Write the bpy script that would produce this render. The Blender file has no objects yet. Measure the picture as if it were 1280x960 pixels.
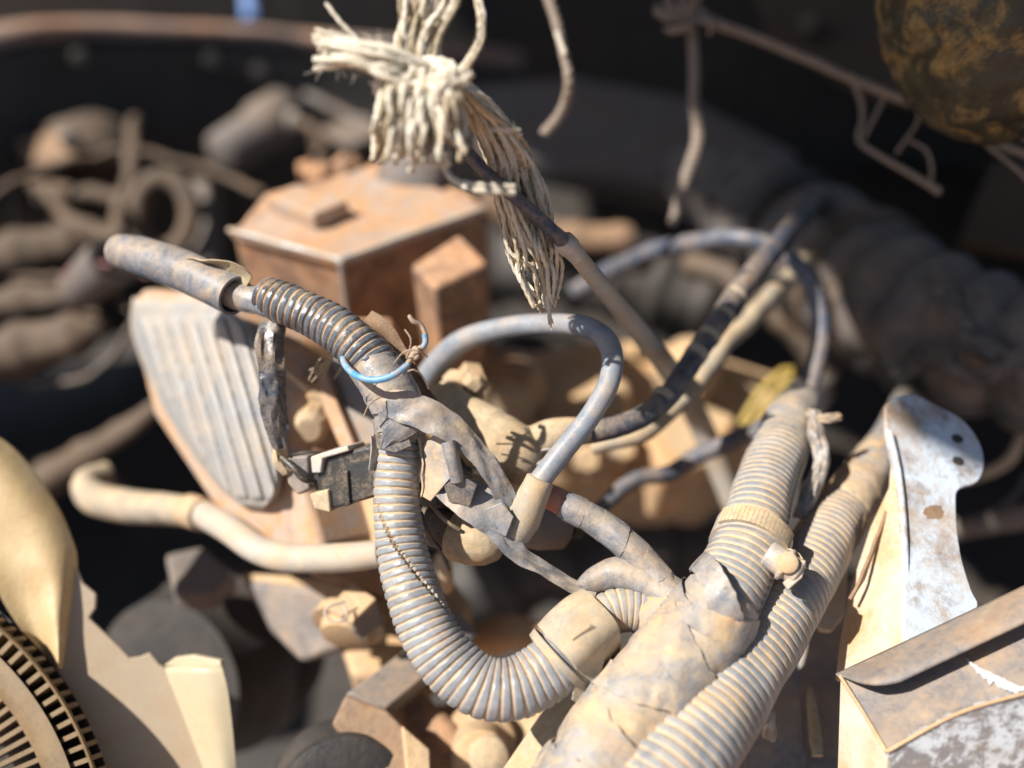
import bpy, bmesh, math, random
from mathutils import Vector, noise, Matrix
random.seed(7)
R = math.radians
S = bpy.context.scene
COL = S.collection

# ------------------------------------------------------------------ camera
F = 1164.0                       # focal length in photograph pixels (1280 wide)
CAM = Vector((0, 0, 1.25))
PITCH = R(40)
RT = Vector((1, 0, 0)); FW = Vector((0, math.cos(PITCH), -math.sin(PITCH))); UP = Vector((0, math.sin(PITCH), math.cos(PITCH)))
cd = bpy.data.cameras.new('camera'); cam = bpy.data.objects.new('camera', cd); COL.objects.link(cam)
cam.location = CAM; cam.rotation_euler = (math.pi/2 - PITCH, 0, 0)
cd.sensor_width = 36; cd.lens = 36*F/1280; cd.clip_start = 0.02; cd.clip_end = 200
cd.dof.use_dof = True; cd.dof.focus_distance = 0.298; cd.dof.aperture_fstop = 3.1
S.camera = cam
# ------------------------------------------------------------------ light
SUN = Vector((-0.61, -0.12, 0.78)).normalized()     # towards the sun
w = bpy.data.worlds.new('World'); S.world = w; w.use_nodes = True
nt = w.node_tree; bg = nt.nodes['Background']
sky = nt.nodes.new('ShaderNodeTexSky'); sky.sky_type = 'NISHITA'; sky.sun_disc = False
sky.sun_elevation = math.asin(SUN.z); sky.sun_rotation = math.atan2(SUN.x, SUN.y)
nt.links.new(sky.outputs[0], bg.inputs[0]); bg.inputs[1].default_value = 0.066
sd = bpy.data.lights.new('sun', 'SUN'); sd.energy = 5.0; sd.angle = R(0.53); sd.color = (1, .96, .90)
sun = bpy.data.objects.new('sun', sd); COL.objects.link(sun)
sun.rotation_euler = SUN.to_track_quat('Z', 'Y').to_euler(); sun.location = (-1, -.5, 3)
S.view_settings.view_transform = 'Standard'; S.view_settings.look = 'None'
S.view_settings.exposure = 0.70; S.view_settings.gamma = 1
S.render.engine = 'CYCLES'; S.cycles.use_denoising = True; S.cycles.max_bounces = 5

# ------------------------------------------------------------------ geometry helpers
def P(px, py, d):
    return CAM + RT*((px-640)/F*d) + UP*(-(py-480)/F*d) + FW*d
def onz(px, py, z):
    v = RT*((px-640)/F) + UP*(-(py-480)/F) + FW
    return CAM + v*((z-CAM.z)/v.z)
def plane3(a, b, c):
    """inverse depth is affine in the picture for a flat face"""
    M = Matrix(((a[0], a[1], 1), (b[0], b[1], 1), (c[0], c[1], 1)))
    k = M.inverted() @ Vector((1/a[2], 1/b[2], 1/c[2]))
    return lambda x, y: P(x, y, 1/(k[0]*x+k[1]*y+k[2]))
def fbm(v, s, o=3):
    return noise.fractal(v*s, 1.0, 2.0, o)

class MB:
    def __init__(self): self.v = []; self.f = []; self.a = []; self.smooth = True
    def add(self, vs, fs, at=None):
        n = len(self.v); self.v += [Vector(x) for x in vs]; self.f += [tuple(i+n for i in q) for q in fs]
        self.a += at if at else [0.5]*len(vs)
        return self
    def build(self, name, mat, parent=None, smooth=True, bevel=0, sub=0, origin=None, jitter=0, jscale=60, sharp=50):
        if jitter:
            self.v = [p + noise.noise_vector(p*jscale)*jitter for p in self.v]
        if origin is None:
            origin = parent.matrix_basis.translation if parent and parent.type == 'EMPTY' else (ORG[parent.name] if parent else sum(self.v, Vector())/len(self.v))
        me = bpy.data.meshes.new(name)
        me.from_pydata([p-origin for p in self.v], [], self.f)
        at = me.attributes.new('ridge', 'FLOAT', 'POINT'); at.data.foreach_set('value', self.a)
        bm = bmesh.new(); bm.from_mesh(me)
        bmesh.ops.recalc_face_normals(bm, faces=bm.faces)
        bm.to_mesh(me); bm.free()
        if smooth:
            me.shade_smooth(); me.set_sharp_from_angle(angle=R(sharp))
        me.materials.append(mat)
        o = bpy.data.objects.new(name, me); COL.objects.link(o)
        ORG[o.name] = Vector(origin)
        if parent:
            o.parent = parent
            o.location = Vector(origin) - ORG[parent.name]
        else:
            o.location = origin
        if bevel:
            m = o.modifiers.new('b', 'BEVEL'); m.width = bevel; m.segments = 3; m.limit_method = 'ANGLE'; m.angle_limit = R(35); m.harden_normals = True
        if sub:
            m = o.modifiers.new('s', 'SUBSURF'); m.levels = sub; m.render_levels = sub
        return o
ORG = {}
def thing(name, loc, label, cat, group=None):
    o = bpy.data.objects.new(name, None); COL.objects.link(o); o.location = loc
    o.empty_display_size = .01
    o.matrix_basis = Matrix.Translation(loc)
    ORG[o.name] = Vector(loc)
    return tag(o, label, cat, group)
def tag(o, label, cat, group=None):
    o['label'] = label; o['category'] = cat
    if group: o['group'] = group
    return o

def spline(pts, ds):
    """Catmull-Rom through (px,py,d,rpx..) -> list of (pos, [extras], s) evenly spaced ds metres"""
    W = [(P(*p[:3]), [e*p[2]/F for e in p[3:]]) for p in pts]
    return wspline(W, ds)
def wspline(W, ds):
    out = []; n = len(W)
    def cr(a, b, c, d, t): return .5*((2*b)+(c-a)*t+(2*a-5*b+4*c-d)*t*t+(3*b-a-3*c+d)*t**3)
    dense = []
    for i in range(n-1):
        p0, p1, p2, p3 = W[max(i-1, 0)], W[i], W[i+1], W[min(i+2, n-1)]
        for k in range(40):
            t = k/40
            dense.append((cr(p0[0], p1[0], p2[0], p3[0], t), [p1[1][j]*(1-t)+p2[1][j]*t for j in range(len(p1[1]))]))
    dense.append(W[-1])
    s = 0; nxt = 0; L = [0]
    for i in range(1, len(dense)): L.append(L[-1]+(dense[i][0]-dense[i-1][0]).length)
    N = max(2, int(L[-1]/ds)); j = 0
    for k in range(N+1):
        s = L[-1]*k/N
        while j < len(L)-2 and L[j+1] < s: j += 1
        t = (s-L[j])/max(1e-9, L[j+1]-L[j]); t = min(1, max(0, t))
        out.append((dense[j][0].lerp(dense[j+1][0], t), [a*(1-t)+b*t for a, b in zip(dense[j][1], dense[j+1][1])], s))
    return out

def frames(path):
    fr = []
    for i in range(len(path)):
        t = (path[min(i+1, len(path)-1)][0]-path[max(i-1, 0)][0]).normalized()
        c = (CAM-path[i][0]).normalized(); n = c - t*c.dot(t)
        if n.length < 1e-3: n = t.orthogonal()
        n.normalize()
        fr.append((t, n, t.cross(n)))
    return fr

def tube(path, nseg=20, rf=None, cap=True, hollow=None, wob=0, mb=None, thetas=None):
    """rf(s, theta, R) -> (radius, ridge value). theta 0 faces the camera"""
    mb = mb or MB(); fr = frames(path); vs = []; at = []
    th = thetas or [2*math.pi*k/nseg for k in range(nseg)]; n = len(th)
    for (p, e, s), (t, nn, b) in zip(path, fr):
        q = p + noise.noise_vector(p*45)*wob if wob else p
        for a in th:
            r, g = rf(s, a, e[0]) if rf else (e[0], .5)
            vs.append(q + nn*(math.cos(a)*r) + b*(math.sin(a)*r)); at.append(g)
    m = len(path); fs = []
    for i in range(m-1):
        for k in range(n):
            fs.append((i*n+k, i*n+(k+1) % n, (i+1)*n+(k+1) % n, (i+1)*n+k))
    for end, row in ((0, 0), (1, m-1)):
        base = row*n
        if hollow:          # thick open end: rim then bore going back inside
            t = fr[row][0]*(1 if end == 0 else -1); c = path[row][0]; prev = base
            for sc, dep in ((.86, 0), (.84, hollow), (0, hollow)):
                st = len(vs)
                if sc == 0:
                    vs.append(c+t*dep); at.append(0)
                    fs += [(prev+k, prev+(k+1) % n, st) for k in range(n)]
                else:
                    for k in range(n): vs.append(c+(vs[base+k]-c)*sc+t*dep); at.append(0)
                    fs += [(prev+k, prev+(k+1) % n, st+(k+1) % n, st+k) for k in range(n)]
                prev = st
        elif cap:
            vs.append(path[row][0]); at.append(.3); c = len(vs)-1
            fs += [(base+k, base+(k+1) % n, c) for k in range(n)]
    return mb.add(vs, fs, at)

def corr(period, depth=.11, seam=None, dents=.02, shift=.45):
    """corrugation profile; seam(s)-> angle of the lengthwise slit"""
    def rf(s, a, r):
        ph = s/period+.55*noise.noise(Vector((s*32, 4, period*1e4))); gap = 0
        if seam:
            da = (a-seam(s)+math.pi) % (2*math.pi)-math.pi
            ph += shift*da/(2*math.pi)*2 if abs(da) < math.pi else 0
            if abs(da) < .05: gap = 1
        f = ph-math.floor(ph); g = abs(f-.5)*2           # 1 in the groove, 0 on the crest
        g = max(0, (g-.52)/.48); g = g*g*(3-2*g)
        dn = noise.noise(Vector((s*90, math.cos(a)*1.3, math.sin(a)*1.3)))
        cr = .75+.5*noise.noise(Vector((math.floor(ph)*.37, math.cos(a)*.8, math.sin(a)*.8)))+.25*noise.noise(Vector((math.floor(ph)*3.1, 0, 0)))
        sl = .10*max(0, noise.noise(Vector((s*38, math.cos(a)*.9+7, math.sin(a)*.9)))-.1)
        return r*(1-depth*g*cr+dents*dn-sl+.012*noise.noise(Vector((math.floor(ph)*7.7, 1, 0)))-(.16 if gap else 0)), (0 if gap else 1-g)
    return rf
def taped(pitch, step=.05, wr=.05, seed=0, lump=.05):
    """wound tape: overlapping turns and creases"""
    def rf(s, a, r):
        ph = s/pitch + a/(2*math.pi) + .25*noise.noise(Vector((s*40, math.cos(a), math.sin(a)+seed)))
        f = ph-math.floor(ph)
        v = Vector((s*110, math.cos(a)*2.2+seed, math.sin(a)*2.2))
        c = noise.noise(v); cr = abs(noise.noise(v*2.3))
        f = min(1, f/.93) if f < .93 else 1-(f-.93)/.07
        return r*(1+step*(f-.5)+lump*noise.noise(v*.35)+wr*(c*.4-.6*cr)), .35+.5*f-cr*.6
    return rf

def turn(path, s0, wd, tilt=.006, phi=0, lift=.03, nseg=56, seed=0, wr=.02, tear=.0):
    """one oblique turn of tape round a tube path, edges lifted clear of the layer below"""
    L = path[-1][2]; fr = frames(path); N = len(path)-1; vs = []; fs = []; at = []; m = 9
    rows = [(k/(m-1), lift) for k in range(m)]; rows = [(0, -.03)]+rows+[(1, -.03)]
    for (v, lf) in rows:
        for k in range(nseg):
            a = 2*math.pi*k/nseg
            s = s0+v*wd+tilt*math.cos(a-phi)+tear*noise.noise(Vector((a*5, v*2, seed)))
            x = max(0, min(.9999, s/L))*N; i = int(x); t = x-i; p = path[i][0].lerp(path[i+1][0], t)
            p += (s-max(0, min(L, s)))*fr[i][0]
            r = path[i][1][0]*(1-t)+path[i+1][1][0]*t; tt, n, b = fr[i]
            h = lf+.012*v+wr*noise.noise(Vector((s*150, math.cos(a)*2.5+seed, math.sin(a)*2.5)))-wr*1.5*abs(noise.noise(Vector((s*90+a*2, a*1.5, seed+3)))) if lf > 0 else lf
            vs.append(p+(n*math.cos(a)+b*math.sin(a))*r*(1+h)); at.append(.5)
    n = nseg; M = len(rows)
    fs = [(i*n+k, i*n+(k+1) % n, (i+1)*n+(k+1) % n, (i+1)*n+k) for i in range(M-1) for k in range(n)]
    return MB().add(vs, fs, at)
def slab(poly, pl, th, mb=None, n=None):
    """flat plate whose front face has the outline poly on plane pl, th metres thick"""
    mb = mb or MB(); A = [pl(x, y) for x, y in poly]
    nn = n or Vector()
    if not n:
        for i in range(len(A)):
            a, b = A[i], A[(i+1) % len(A)]
            nn += Vector(((a.y-b.y)*(a.z+b.z), (a.z-b.z)*(a.x+b.x), (a.x-b.x)*(a.y+b.y)))
        nn.normalize()
        if nn.dot(A[0]-CAM) < 0: nn = -nn
    k = len(A); B = [p+nn*th for p in A]
    return mb.add(A+B, [tuple(range(k)), tuple(range(2*k-1, k-1, -1))]+[(i, k+i, k+(i+1) % k, (i+1) % k) for i in range(k)])
def block(top, z0, h, mb=None, taper=1):
    """upright block whose top face has outline top (pixels) at height z0"""
    mb = mb or MB(); A = [onz(x, y, z0) for x, y in top]; k = len(A); c = sum(A, Vector())/k
    B = [c+(p-c)*taper-Vector((0, 0, h)) for p in A]
    return mb.add(A+B, [tuple(range(k)), tuple(range(2*k-1, k-1, -1))]+[(i, k+i, k+(i+1) % k, (i+1) % k) for i in range(k)])
def lathe(p0, p1, prof, n=24, mb=None, squash=1, sx=None):
    """prof = [(t along axis 0..1, radius m)]"""
    mb = mb or MB(); ax = p1-p0; t = ax.normalized()
    c = (CAM-p0).normalized(); u = (c-t*c.dot(t)); u = u.normalized() if u.length > 1e-3 else t.orthogonal().normalized(); v = t.cross(u)
    vs = []; fs = []
    for (k, r) in prof:
        for j in range(n):
            a = 2*math.pi*j/n
            vs.append(p0+ax*k+u*(math.cos(a)*r*squash)+v*(math.sin(a)*r))
    m = len(prof)
    for i in range(m-1):
        fs += [(i*n+j, i*n+(j+1) % n, (i+1)*n+(j+1) % n, (i+1)*n+j) for j in range(n)]
    vs += [p0+ax*prof[0][0], p0+ax*prof[-1][0]]
    fs += [(j, (j+1) % n, m*n) for j in range(n)]+[((m-1)*n+j, (m-1)*n+(j+1) % n, m*n+1) for j in range(n)]
    return mb.add(vs, fs)
def ribbon(pts, th=.0005, nw=9, curl=.0, wr=.0008, seed=0, ds=.0012, tw=None):
    """pts (px,py,d,halfwidth px, twist deg)"""
    W = [(P(*p[:3]), [p[3]*p[2]/F, p[4]]) for p in pts]
    path = wspline(W, ds); fr = frames(path); mb = MB(); vs = []; fs = []; n = nw
    for sgn in (0, 1):
        for i, ((p, e, s), (t, nn, b)) in enumerate(zip(path, fr)):
            a = R(e[1]); bb = b*math.cos(a)+nn*math.sin(a); no = nn*math.cos(a)-b*math.sin(a)
            for k in range(n):
                u = k/(n-1)*2-1
                q = p+bb*(u*e[0]*(1+.1*noise.noise(Vector((s*200, seed, u)))))
                fo = s*150+u*1.3+1.5*noise.noise(Vector((s*60, u, seed))); fo = abs((fo % 2)-1)
                h = -curl*u*u*e[0]+wr*(.8*noise.noise(Vector((s*160, u*1.6, seed)))+.9*(fo-.5)*(.5+noise.noise(Vector((s*50, u*2, seed+9))))+.5*abs(noise.noise(Vector((s*400+u*3, u*3, seed+5)))))
                vs.append(q+no*(h-th*sgn))
    m = len(path); o = m*n
    for i in range(m-1):
        for k in range(n-1):
            a = i*n+k
            fs += [(a, a+1, a+n+1, a+n), (o+a, o+a+n, o+a+n+1, o+a+1)]
        for a, k in ((i*n, 0), (i*n+n-1, n-1)):
            fs.append((a, a+n, o+a+n, o+a))
    for r in (0, (m-1)*n):
        for k in range(n-1): fs.append((r+k, r+k+1, o+r+k+1, o+r+k))
    return mb.add(vs, fs)
def sheet(L, Rr, depthf, nu, nv, hf, th):
    """surface between two picture curves L(v), R(v) with relief hf(u,v) towards the viewer, closed with a skirt th deep"""
    def at(c, v):
        k = v*(len(c)-1); i = min(int(k), len(c)-2); t = k-i
        g = lambda j: Vector(c[max(0, min(len(c)-1, j))])
        a, b, d, e = g(i-1), g(i), g(i+1), g(i+2)
        return .5*((2*b)+(d-a)*t+(2*a-5*b+4*d-e)*t*t+(3*b-a-3*d+e)*t**3)
    mb = MB(); vs = []; fs = []; at_ = []; pts = []
    for i in range(nv):
        v = i/(nv-1); l, r = at(L, v), at(Rr, v)
        for j in range(nu):
            u = j/(nu-1); q = l.lerp(r, u); p = P(q.x, q.y, depthf(q.x, q.y))
            h = hf(u, v, q.x, q.y); d = (CAM-p).normalized()
            vs.append(p+d*h); at_.append(min(1, max(0, h*400)))
    o = len(vs); c = sum(vs, Vector())/o
    for k in range(o):
        vs.append(vs[k]-(CAM-vs[k]).normalized()*th); at_.append(.3)
    for i in range(nv-1):
        for j in range(nu-1):
            a = i*nu+j; fs += [(a, a+1, a+nu+1, a+nu), (o+a, o+a+nu, o+a+nu+1, o+a+1)]
        for a in (i*nu, i*nu+nu-1): fs.append((a, a+nu, o+a+nu, o+a))
    for r in (0, (nv-1)*nu):
        for j in range(nu-1): fs.append((r+j, r+j+1, o+r+j+1, o+r+j))
    return mb.add(vs, fs, at_)

# ------------------------------------------------------------------ materials
DUST = (.58, .425, .262)
RED = (.53, .315, .185)
def mat(name, base, base2=None, dust=DUST, amt=.4, up=.5, groove=0, rough=.5, s1=70, metal=0, bump=.25, edge=.25, b2=.5, contrast=1.5, b2sharp=3, spec=.5, streak=None):
    m = bpy.data.materials.new(name); m.use_nodes = True; t = m.node_tree; N = t.nodes; L = t.links
    bs = N['Principled BSDF']; co = N.new('ShaderNodeTexCoord')
    def nz(scale, detail=6, rough_=.6, dist=0, vec=None):
        n = N.new('ShaderNodeTexNoise'); n.inputs['Scale'].default_value = scale; n.inputs['Detail'].default_value = detail
        n.inputs['Roughness'].default_value = rough_; n.inputs['Distortion'].default_value = dist
        L.new(vec or co.outputs['Object'], n.inputs['Vector']); return n.outputs['Fac']
    def ma(op, a, b, c=None, clamp=False):
        n = N.new('ShaderNodeMath'); n.operation = op; n.use_clamp = clamp
        for i, x in enumerate((a, b, c)):
            if x is None: continue
            if isinstance(x, (int, float)): n.inputs[i].default_value = x
            else: L.new(x, n.inputs[i])
        return n.outputs[0]
    def mix(f, a, b):
        n = N.new('ShaderNodeMix'); n.data_type = 'RGBA'; L.new(f, n.inputs[0])
        for i, x in ((6, a), (7, b)):
            if isinstance(x, tuple): n.inputs[i].default_value = (*x[:3], 1)
            else: L.new(x, n.inputs[i])
        return n.outputs[2]
    big = nz(s1, 6, .7, .6); fine = nz(s1*16, 4, .7); mid = nz(s1*4.5, 6, .72, .8)
    geo = N.new('ShaderNodeNewGeometry'); sp = N.new('ShaderNodeSeparateXYZ'); L.new(geo.outputs['Normal'], sp.inputs[0])
    at = N.new('ShaderNodeAttribute'); at.attribute_name = 'ridge'
    f = ma('MULTIPLY_ADD', ma('SUBTRACT', big, .5), contrast, amt)
    f = ma('MULTIPLY_ADD', ma('SUBTRACT', mid, .5), contrast*.35, f)
    f = ma('MULTIPLY_ADD', sp.outputs[2], up*.5, f)
    if groove: f = ma('MULTIPLY_ADD', ma('SUBTRACT', .62, at.outputs['Fac']), groove, f)
    f = ma('MULTIPLY_ADD', ma('SUBTRACT', fine, .5), .9, f, True)
    basec = base
    if base2:
        k = ma('MULTIPLY_ADD', ma('SUBTRACT', nz(s1*1.3, 8, .75, .3), b2), b2sharp, .5, True)
        basec = mix(k, base, base2)
    else:
        k = ma('MULTIPLY', mid, 1.0)
        basec = mix(k, tuple(x*.75 for x in base), tuple(min(1, x*1.3) for x in base))
    dustc = mix(ma('MULTIPLY_ADD', ma('SUBTRACT', mid, .5), 2.2, .5, True), tuple(x*.80*(1 if i < 2 else .92) for i, x in enumerate(dust)), tuple(min(1, x*1.10) for x in dust))
    dustc = mix(ma('MULTIPLY_ADD', ma('SUBTRACT', nz(s1*.9, 6, .7, .8), .52), 4.0, .35, True), dustc, tuple(x*k_ for x, k_ in zip(dust, (.86, .70, .52))))
    dustc = mix(ma('MULTIPLY_ADD', ma('SUBTRACT', fine, .55), 2.5, .2, True), dustc, tuple(x*.72 for x in dust))
    col = mix(f, basec, dustc)
    L.new(col, bs.inputs['Base Color'])
    L.new(ma('MULTIPLY_ADD', f, .95-rough, rough, True), bs.inputs['Roughness'])
    if metal: L.new(ma('MULTIPLY', ma('SUBTRACT', 1.0, f), metal), bs.inputs['Metallic'])
    bs.inputs['Specular IOR Level'].default_value = spec
    bp = N.new('ShaderNodeBump'); bp.inputs['Strength'].default_value = bump; bp.inputs['Distance'].default_value = .0012
    hgt = ma('MULTIPLY_ADD', mid, .25, ma('MULTIPLY', fine, .55)); hgt = ma('MULTIPLY_ADD', f, .30, hgt)
    L.new(hgt, bp.inputs['Height']); L.new(bp.outputs[0], bs.inputs['Normal'])
    return m
MT = dict(
    loom=mat('dusty_loom_plastic', (.17, .178, .19), (.33, .335, .345), amt=.22, up=.5, groove=1.1, rough=.28, s1=60, bump=.16, contrast=1.6),
    loomtan=mat('very_dusty_loom_plastic', (.16, .165, .175), (.32, .325, .33), amt=.36, up=.5, groove=1.1, rough=.5, s1=50, bump=.2, contrast=2.4, dust=(.58, .43, .268)),
    loomdark=mat('rubbed_black_loom_plastic', (.03, .036, .046), (.15, .165, .19), amt=.16, up=.55, groove=1.1, rough=.24, s1=90, bump=.10, contrast=2),
    sleeve=mat('scuffed_blue_black_sleeve', (.075, .095, .125), (.15, .18, .225), amt=.14, up=.5, rough=.25, s1=110, bump=.10, contrast=1.6),
    tape=mat('grey_vinyl_tape', (.10, .108, .122), (.235, .25, .275), amt=.06, up=.55, groove=.3, rough=.22, s1=60, bump=.22, contrast=1.8),
    tapeblk=mat('black_vinyl_tape', (.03, .033, .04), (.10, .108, .125), amt=.04, up=.3, rough=.24, s1=70, bump=.14),
    tapetan=mat('dust_caked_tape', (.15, .158, .172), (.30, .31, .325), amt=.36, up=.5, groove=.3, rough=.4, s1=42, bump=.26, contrast=3.4),
    cable=mat('dusty_grey_cable', (.16, .185, .225), (.25, .275, .31), amt=.02, up=.4, rough=.34, s1=90, bump=.08),
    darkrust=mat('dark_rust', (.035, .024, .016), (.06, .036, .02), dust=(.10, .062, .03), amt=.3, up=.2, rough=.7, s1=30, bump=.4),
    pipe=mat('dusty_bare_pipe', (.42, .40, .37), (.32, .30, .27), dust=(.55, .42, .28), amt=.35, up=.4, rough=.42, s1=60, bump=.2, contrast=2.4),
    cableblue=mat('blue_grey_cable', (.055, .068, .098), (.11, .13, .17), amt=.05, up=.3, rough=.4, s1=60, bump=.1),
    cableblk=mat('dusty_black_cable', (.022, .028, .048), (.06, .07, .10), amt=.05, up=.40, rough=.36, s1=80, bump=.08),
    tan=mat('dust_caked_plastic', (.22, .19, .15), amt=.62, up=.5, rough=.6, s1=100, bump=.3, contrast=2.2, dust=(.58, .445, .285)),
    boot=mat('dusty_rubber_boot', (.20, .195, .185), (.28, .27, .25), amt=.42, up=.6, rough=.6, s1=100, bump=.25, contrast=2.0, dust=(.54, .42, .27)),
    plastic=mat('dusty_black_plastic', (.03, .03, .03), (.05, .048, .045), amt=-.06, up=.45, rough=.34, s1=90, bump=.12),
    metal=mat('dusty_cast_metal', (.20, .18, .16), amt=.62, up=.5, rough=.5, s1=55, metal=.3, bump=.25),
    red=mat('red_dust_metal', (.13, .07, .048), (.20, .13, .095), dust=RED, amt=.46, up=.6, rough=.6, s1=55, bump=.35, contrast=3.2),
    redpale=mat('pale_red_dust_metal', (.42, .41, .40), (.30, .22, .17), dust=(.52, .30, .155), amt=.56, up=.3, rough=.45, s1=50, bump=.3, contrast=3.0),
    rust=mat('rusty_steel', (.10, .055, .035), (.17, .10, .065), dust=(.40, .27, .17), amt=.25, up=.7, rough=.65, s1=70, bump=.35),
    cover=mat('grey_ribbed_aluminium', (.33, .32, .30), (.26, .27, .28), dust=(.55, .40, .25), amt=.28, up=.3, groove=.5, rough=.4, s1=40, bump=.2),
    dark=mat('oily_shaded_part', (.02, .0195, .02), (.045, .042, .04), dust=(.09, .068, .05), amt=.06, up=.5, rough=.5, s1=30, bump=.3, contrast=1.8),  # oily parts, with base and dust colours darkened further to stand for shade
    dim=mat('grimy_brown_shaded_part', (.05, .04, .033), (.10, .07, .05), dust=(.20, .14, .095), amt=.28, up=.5, rough=.7, s1=30, bump=.3),  # grimy background parts, their shade painted in through the darkened dust colour
    grime=mat('grimy_grey_part', (.08, .077, .08), (.14, .133, .135), dust=(.24, .185, .14), amt=.3, up=.5, rough=.55, s1=30, bump=.3),
    engine=mat('dusty_engine_casting', (.28, .21, .15), dust=(.60, .41, .235), amt=.62, up=.5, rough=.7, s1=30, bump=.35, contrast=2.2),
    white=mat('chipped_white_paint', (.58, .65, .72), (.25, .20, .175), dust=(.48, .37, .26), amt=.16, up=.1, rough=.25, s1=46, bump=.2, b2=.56, b2sharp=6, contrast=3.2),
    whitetan=mat('dusty_white_paint', (.60, .55, .46), (.46, .46, .44), dust=(.58, .43, .265), amt=.60, up=.2, rough=.5, s1=38, bump=.3, contrast=2.6),
    peel=mat('peeling_white_paint', (.56, .58, .60), (.22, .205, .20), dust=(.40, .31, .23), amt=.0, up=.1, rough=.5, s1=95, bump=.5, b2=.49, b2sharp=12),
    flake=mat('bare_white_paint', (.60, .62, .64), (.45, .43, .41), amt=-.1, up=.0, rough=.45, s1=90, bump=.3),
    brownsteel=mat('brown_grey_steel', (.14, .125, .12), (.21, .195, .19), dust=(.44, .32, .215), amt=.24, up=.25, rough=.45, s1=34, bump=.3, contrast=2.6),
    fan=mat('yellowed_fan_plastic', (.50, .345, .16), (.55, .42, .235), dust=(.47, .34, .19), amt=.2, up=.1, rough=.32, s1=30, bump=.2, contrast=2.4),
    fanroot=mat('shaded_fan_plastic', (.48, .37, .25), (.44, .36, .27), dust=(.48, .38, .27), amt=.3, up=.1, rough=.3, s1=40, bump=.08),  # greyer copy of the fan plastic, shade put into the root's colour
    fancream=mat('cream_fan_plastic', (.50, .43, .29), (.44, .37, .24), dust=(.56, .43, .27), amt=.12, up=.1, rough=.4, s1=40, bump=.10),
    fanrim=mat('brown_fan_ring', (.11, .072, .036), (.19, .125, .06), dust=(.30, .21, .12), amt=.25, up=.3, rough=.5, s1=55, bump=.2),
    rope=mat('bleached_cotton_string', (.74, .69, .58), (.64, .56, .43), dust=(.50, .39, .25), amt=.15, up=.0, rough=.9, s1=120, bump=.5, spec=.2),
    ropetan=mat('dusty_cotton_string', (.42, .34, .23), (.52, .44, .32), dust=(.36, .27, .16), amt=.3, up=.0, rough=.9, s1=120, bump=.5, spec=.2),
    twine=mat('brown_twine', (.26, .21, .175), (.34, .285, .24), dust=(.34, .27, .21), amt=.4, up=.1, rough=.9, s1=120, bump=.5, spec=.2),
    blue=mat('bright_blue_wire', (.05, .24, .46), (.12, .36, .56), amt=.08, up=.35, rough=.35, s1=120, bump=.08, contrast=2.5),
    copper=mat('bare_wire_end', (.30, .22, .16), dust=(.46, .35, .25), amt=.4, up=.2, rough=.5, s1=150, bump=.3),
    pink=mat('faded_red_tape', (.42, .10, .07), (.50, .17, .12), dust=(.55, .33, .22), amt=.15, up=.25, rough=.45, s1=80, bump=.1),
    yellow=mat('yellow_plastic', (.30, .20, .02), (.36, .26, .03), dust=(.40, .28, .12), amt=.2, up=.2, rough=.4, s1=80, bump=.1),
    steel=mat('dull_steel_clamp', (.44, .45, .46), amt=.36, up=.4, rough=.4, s1=90, metal=.5, bump=.15, contrast=2.2),
    duct=mat('black_rubber_duct', (.026, .027, .031), (.10, .10, .105), dust=(.26, .205, .16), amt=.16, up=.8, groove=.2, rough=.36, s1=45, bump=.35, contrast=2.4),
    tank=mat('stained_black_canister', (.016, .017, .014), (.07, .06, .028), dust=(.44, .29, .10), amt=.10, up=.2, rough=.4, s1=60, bump=.5, b2=.5, contrast=4.5),
    ground=mat('red_dirt', (.30, .16, .09), dust=(.38, .21, .12), amt=.5, up=.2, rough=.95, s1=2, bump=.5),
    rim=mat('worn_fender_edge', (.34, .31, .30), (.14, .12, .115), dust=(.55, .30, .17), amt=.30, up=.5, rough=.4, s1=14, bump=.2, contrast=2.2),
    bluep=mat('blue_painted_metal', (.06, .22, .55), amt=.1, up=.2, rough=.4, s1=40),
    purplewire=mat('dull_red_wire', (.22, .05, .06), (.18, .06, .12), amt=.2, up=.2, rough=.5, s1=60),
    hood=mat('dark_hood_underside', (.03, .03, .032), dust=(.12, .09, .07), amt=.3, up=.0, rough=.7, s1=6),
)

# ------------------------------------------------------------------ setting
def quad(pts, name, m):
    mb = MB().add(pts, [tuple(range(len(pts)))]); o = mb.build(name, m, smooth=False); return o
g = quad([Vector(p) for p in ((-40, -40, 0), (40, -40, 0), (40, 40, 0), (-40, 40, 0))], 'ground', MT['ground']); g['kind'] = 'structure'
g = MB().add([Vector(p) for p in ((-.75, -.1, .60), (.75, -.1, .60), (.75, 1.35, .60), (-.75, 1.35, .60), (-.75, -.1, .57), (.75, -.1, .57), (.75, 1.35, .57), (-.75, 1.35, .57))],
     [(0, 1, 2, 3), (7, 6, 5, 4), (0, 4, 5, 1), (1, 5, 6, 2), (2, 6, 7, 3), (3, 7, 4, 0)]).build('engine_bay_floor', MT['dark'], smooth=False); g['kind'] = 'structure'

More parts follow.
